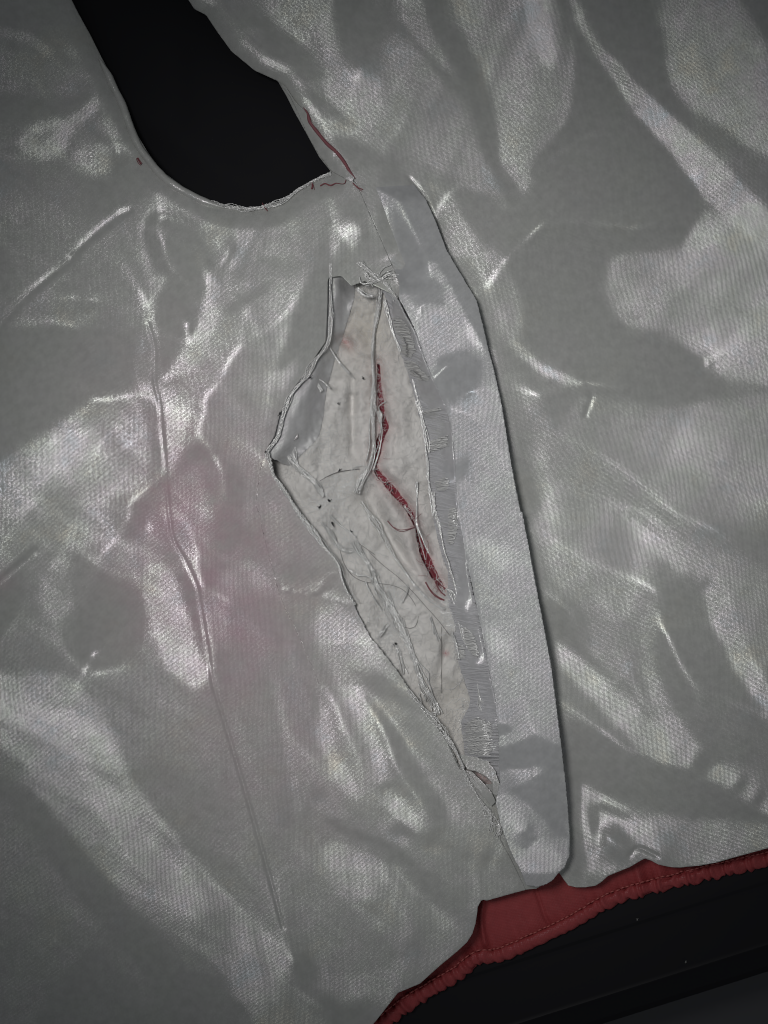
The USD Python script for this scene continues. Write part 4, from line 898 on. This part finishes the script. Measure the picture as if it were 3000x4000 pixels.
def black_height(px, py):
    q = np.stack([px, py, 0 * px], -1)
    l = LineString(pts('A', '500,420 760,600 1000,760 1300,830')); d = shapely.distance(l, shapely.points(px, py))
    l2 = LineString(pts('A', '760,250 760,500')); d2 = shapely.distance(l2, shapely.points(px, py))
    return LIFT - 165 + (fbm(q / 400.0, 2, 14) - .5) * 90 + 22 * np.exp(-(d / 70) ** 2) + 16 * np.exp(-(d2 / 60) ** 2)
mesh, px, py = sheet(pick(arm_poly.buffer(90).intersection(Polygon([(-150, -150), (3150, -150), (3150, 2000), (-150, 2000)]))), black_height, 16.0)
put('sleeve', mesh, black_cloth, garment, smooth=True, label='black cloth seen through the armhole')

# ------------------------------------------------------------------ red outer cloth and gathered casing at the hem
CASE = np.vstack([pts('P', '1150,4330'), pts('5', '-30,800 40,752 100,718 200,640 300,580 400,520 460,470 500,452 560,448 640,418 700,392 800,345 900,292 1000,232 1090,197 1200,166 1300,143 1400,115 1500,92 1600,70 1680,52'), pts('P', '3200,3310')])
case = smooth_line(CASE, step=5)
ct = np.arange(len(case)); cd = np.gradient(case, axis=0); cn = np.stack([-cd[:, 1], cd[:, 0]], 1); cn /= np.linalg.norm(cn, axis=1, keepdims=True)
cs = np.concatenate([[0], np.cumsum(np.linalg.norm(np.diff(case, axis=0), axis=1))])
gather = 1.5 * (fbm(np.stack([cs / 40.0, 0 * cs, 0 * cs], 1), 3, 17) - .5)
gather2 = ndimage.gaussian_filter1d(np.random.default_rng(5).normal(0, 1, len(cs)), 2.0)
flatness = np.exp(-((cs - np.interp(2130, case[:, 0], cs)) / 260) ** 2)                     # the flatter stretch in the middle
A = 24
ring = np.arange(A) * 2 * np.pi / A
V = []
for i in range(len(case)):
    g = gather[i] * (1 - .75 * flatness[i])
    wr = 27 * (1 + .30 * g + .05 * gather2[i]); hr = 24 * (1 + .9 * g)
    pleat = (1 + (.26 * np.sin(cs[i] / 7.0 + 3 * np.sin(ring) + 5 * gather[i]) + .10 * gather2[i]) * (1 - .8 * flatness[i]))
    x = case[i, 0] + cn[i, 0] * np.cos(ring) * wr * pleat + cd[i, 0] * .0; y = case[i, 1] + cn[i, 1] * np.cos(ring) * wr * pleat
    z = 34 + np.sin(ring) * hr * pleat
    V.append(world(x, y, z * S))
V = np.array(V); n = len(case)
i, j = np.meshgrid(np.arange(n - 1), np.arange(A), indexing='ij')
qf = np.stack([i * A + j, i * A + (j + 1) % A, (i + 1) * A + (j + 1) % A, (i + 1) * A + j], -1).reshape(-1, 4)
put('elastic_casing', (V.reshape(-1, 3), np.vstack([qf[:, [0, 1, 2]], qf[:, [0, 2, 3]]])), red_mat, garment, smooth=True)
top = case - cn * 27
inner = case - cn * 330
red_poly = Polygon(np.vstack([case - cn * 16, inner[::-1][::6]])).buffer(0)
cl = LineString(case)
rs = smooth_line(pts('5', '700,130 735,230 760,300 798,350'))
lf = smooth_line(pts('5', '505,225 497,300 512,400'))
def red_panel_height(px, py):
    q = np.stack([px, py, 0 * px], -1); P = shapely.points(px, py)
    d = shapely.distance(cl, P)
    along = shapely.line_locate_point(cl, P)
    w = np.clip(1 - (d - 20) / 150, 0, 1)
    pl = np.interp(along, cs, gather) * (1 - .6 * np.interp(along, cs, flatness))
    z = 36 + 40 * w * pl + np.clip((d - 30) / 300, 0, 1) * 30 + (fbm(q / 200, 2, 19) - .5) * 20
    z = z - 12 * np.exp(-(shapely.distance(LineString(rs), P) / 8) ** 2) + 26 * np.exp(-(shapely.distance(LineString(lf), P) / 10) ** 2)
    return z
mesh, px, py = sheet(pick(red_poly), red_panel_height, 7.0)
put('outer_fabric', mesh, red_mat, garment, smooth=True, label='red outer cloth below the lining hem')
# row of stitches along the casing
st = []
rr = np.random.default_rng(9)
k = 0
while k < len(case) - 6:
    a, b = top[k], top[min(k + 3, len(case) - 1)]
    u = np.linspace(0, 1, 5)[:, None]; p = a + (b - a) * u + rr.normal(0, 1.2, 2)
    z = 52 + 10 * np.sin(u[:, 0] * np.pi) + 12 * gather[k]
    st.append(tube(world(p[:, 0], p[:, 1], z * S), S * 3.2, 5)); k += 4
stitch_mat = plain('hem_stitch_thread', (0.58, 0.15, 0.14), 0.45, 0.6)
shown = [s for s in st if abs(s[0][:, 0].mean()) < .062 and abs(s[0][:, 1].mean()) < .082]
for s in shown[:300]: put('stitch', s, stitch_mat, garment, smooth=True)

# ------------------------------------------------------------------ table and floor
E1, E2 = pts('T', '-900,1115'), pts('T', '2100,200')
E1, E2 = world(*pts('T', '110,826')[0], 0)[:2], world(*pts('T', '1659,335')[0], 0)[:2]
ed = E2 - E1; ed /= np.linalg.norm(ed); en = np.array([ed[1], -ed[0]])                       # outward
c0 = (E1 + E2) / 2
prof = [(-0.45, 0.0), (-0.012, 0.0), (-0.0100, -0.00015), (-0.0094, -0.0005), (-0.0086, -0.0006), (-0.0009, -0.0008), (-0.0003, -0.0006), (0.0, -0.0008), (0.0006, -0.0014), (0.0040, -0.0040), (0.0062, -0.0080), (0.0068, -0.0140), (0.0068, -0.03), (-0.45, -0.03)]
L = 0.45
v, f = [], []
for sgn in (-1, 1):
    for o, z in prof: v.append([*(c0 + en * o + ed * L * sgn), z])
np_ = len(prof)
for i in range(np_):
    a, b = i, (i + 1) % np_; f += [[a, b + np_, b], [a, a + np_, b + np_]]
cap = trimesh.creation.triangulate_polygon(Polygon(prof), engine='earcut')[1] if True else []
v, f = np.array(v), np.array(f)
table = thing('table', 'black table top with a narrow rounded front edge under the garment', 'table')
put('table_top', (v, f), table_mat, table, smooth=20)
fl_v = np.array([[-1.2, -1.2, -.055], [1.2, -1.2, -.055], [1.2, 1.2, -.055], [-1.2, 1.2, -.055]])
put('floor', (fl_v, np.array([[0, 1, 2], [0, 2, 3]])), floor_mat, None, kind='structure')

# ------------------------------------------------------------------ hairs, lint, dust
def hair(path, rad, label, z=over(10)):
    c = smooth_line(path, step=8)
    return put('hair', tube(world(c[:, 0], c[:, 1], (z(c[:, 0], c[:, 1])) * S), rad * S, 5), hair_mat, None, smooth=True, label=label, category='hair')
gh = lambda px, py: ndimage.gaussian_filter1d(wad_height(px, py), 8) + 10
for c, t in [('3', '1000,185 1030,230 1070,265 1112,290'), ('3', '1015,205 1050,255 1095,288'), ('3', '985,30 1020,100 1060,170 1115,225'), ('2', '775,730 810,770 850,790 900,785 935,770'), ('3', '1060,180 1090,235 1118,262')]:
    put('red_thread', strand(pts(c, t), over(4), 1, 6, 1.3, 700 + int(pts(c, t)[0, 0])), red_thread, garment, smooth=True)
hair(join(('3', '495,0 520,80 570,150 640,185 720,195 800,205 870,235 920,290 950,350 955,400 940,445 910,458 870,450 840,430')), .8, 'curled dark hair making a loop on the wadding in the lower tear', gh)
hair(join(('2', '600,860 700,930'), ('3', '660,0 740,80 840,160 920,240 1000,330 1080,420 1140,500')), .8, 'long straight dark hair slanting across the wadding', gh)
hair(join(('3', '1092,450 1093,560 1092,700 1092,840')), 0.75, 'short upright dark hair at the lower right of the wadding', gh)
hair(join(('2', '370,500 420,470 480,445 550,432 610,425')), 1.2, 'thin dark fibre lying level across the middle of the wadding', gh)
def speck(name, cx, cy, r, z, label, m, cat='lint', seed=0):
    rg = np.random.default_rng(seed); parts = []
    b = trimesh.creation.icosphere(subdivisions=2, radius=1.0); bv = np.array(b.vertices)
    bv = bv * (1 + (fbm(bv * 2 + seed, 2, seed)[:, None] - .5) * .9) * [r, r * .6, r * .5]
    c, s_ = math.cos(seed * 1.7), math.sin(seed * 1.7); bv[:, :2] = bv[:, :2] @ np.array([[c, s_], [-s_, c]])
    parts.append((world(cx + bv[:, 0], cy + bv[:, 1], (z + bv[:, 2]) * S), np.array(b.faces)))
    for k in range(5):
        a = rg.uniform(0, 2 * np.pi); Lh = r * rg.uniform(1.2, 2.4); t = np.linspace(0, 1, 6)
        x = cx + np.cos(a + t * rg.normal(0, .8)) * Lh * t; y = cy + np.sin(a + t * rg.normal(0, .8)) * Lh * t
        parts.append(tube(world(x, y, (z + r * .4 * np.sin(t * 3)) * S), S * .7, 4))
    return put(name, merge(parts), m, None, smooth=True, label=label, category=cat)
LINT = [('2', 140, 97, 9, 'black lint speck on the left lip of the tear', 'f'), ('2', 485, 42, 6, 'small dark lint speck on the wadding near the upper left lip', 'w'), ('2', 492, 432, 8, 'dark lint speck at the left end of the thin level fibre', 'w'),
        ('2', 430, 612, 10, 'dark smudge of lint at the end of the left thread bundle', 'w'), ('2', 375, 650, 10, 'dark lint clump just left of the middle of the tear', 'w'), ('2', 450, 745, 11, 'long dark lint flake among the frayed threads', 'w'),
        ('2', 625, 916, 8, 'dark lint speck on the top of the ladder-like thread', 'w'), ('3', 825, 550, 9, 'dark lint speck low beside the left edge of the tear', 'w'), ('2', 775, 515, 8, 'dark lint speck on the upper end of the red split', 'w'), ('2', 805, 550, 6, 'small dark lint speck beside the red split', 'w'),
        ('1', 320, 790, 8, 'grey lint on the pale threads at the upper left lip', 'f'), ('1', 632, 795, 7, 'faint grey lint speck on the upper wadding', 'w'), ('2', 565, 795, 6, 'tiny dark lint speck between two frayed threads', 'w')]
for i, (c, x, y, r_, lab, on) in enumerate(LINT):
    p = pts(c, f'{x},{y}')[0]
    z = float((frame if on == 'f' else wad_height)(np.array([p[0]]), np.array([p[1]]))[0]) + (6 if on == 'f' else 14)
    speck('lint', p[0], p[1], r_ * .6, z, lab, lint_mat, 'lint', 3 + i)
p = pts('T', '1125,427')[0]; speck('dust_speck', p[0], p[1], 3.5, 1, 'larger pale dust speck near the table edge', dust_mat, 'dust', 31)
p = pts('T', '812,153')[0]; speck('dust_speck', p[0], p[1], 2.5, 1, 'small pale dust speck on the table below the red hem', dust_mat, 'dust', 32)
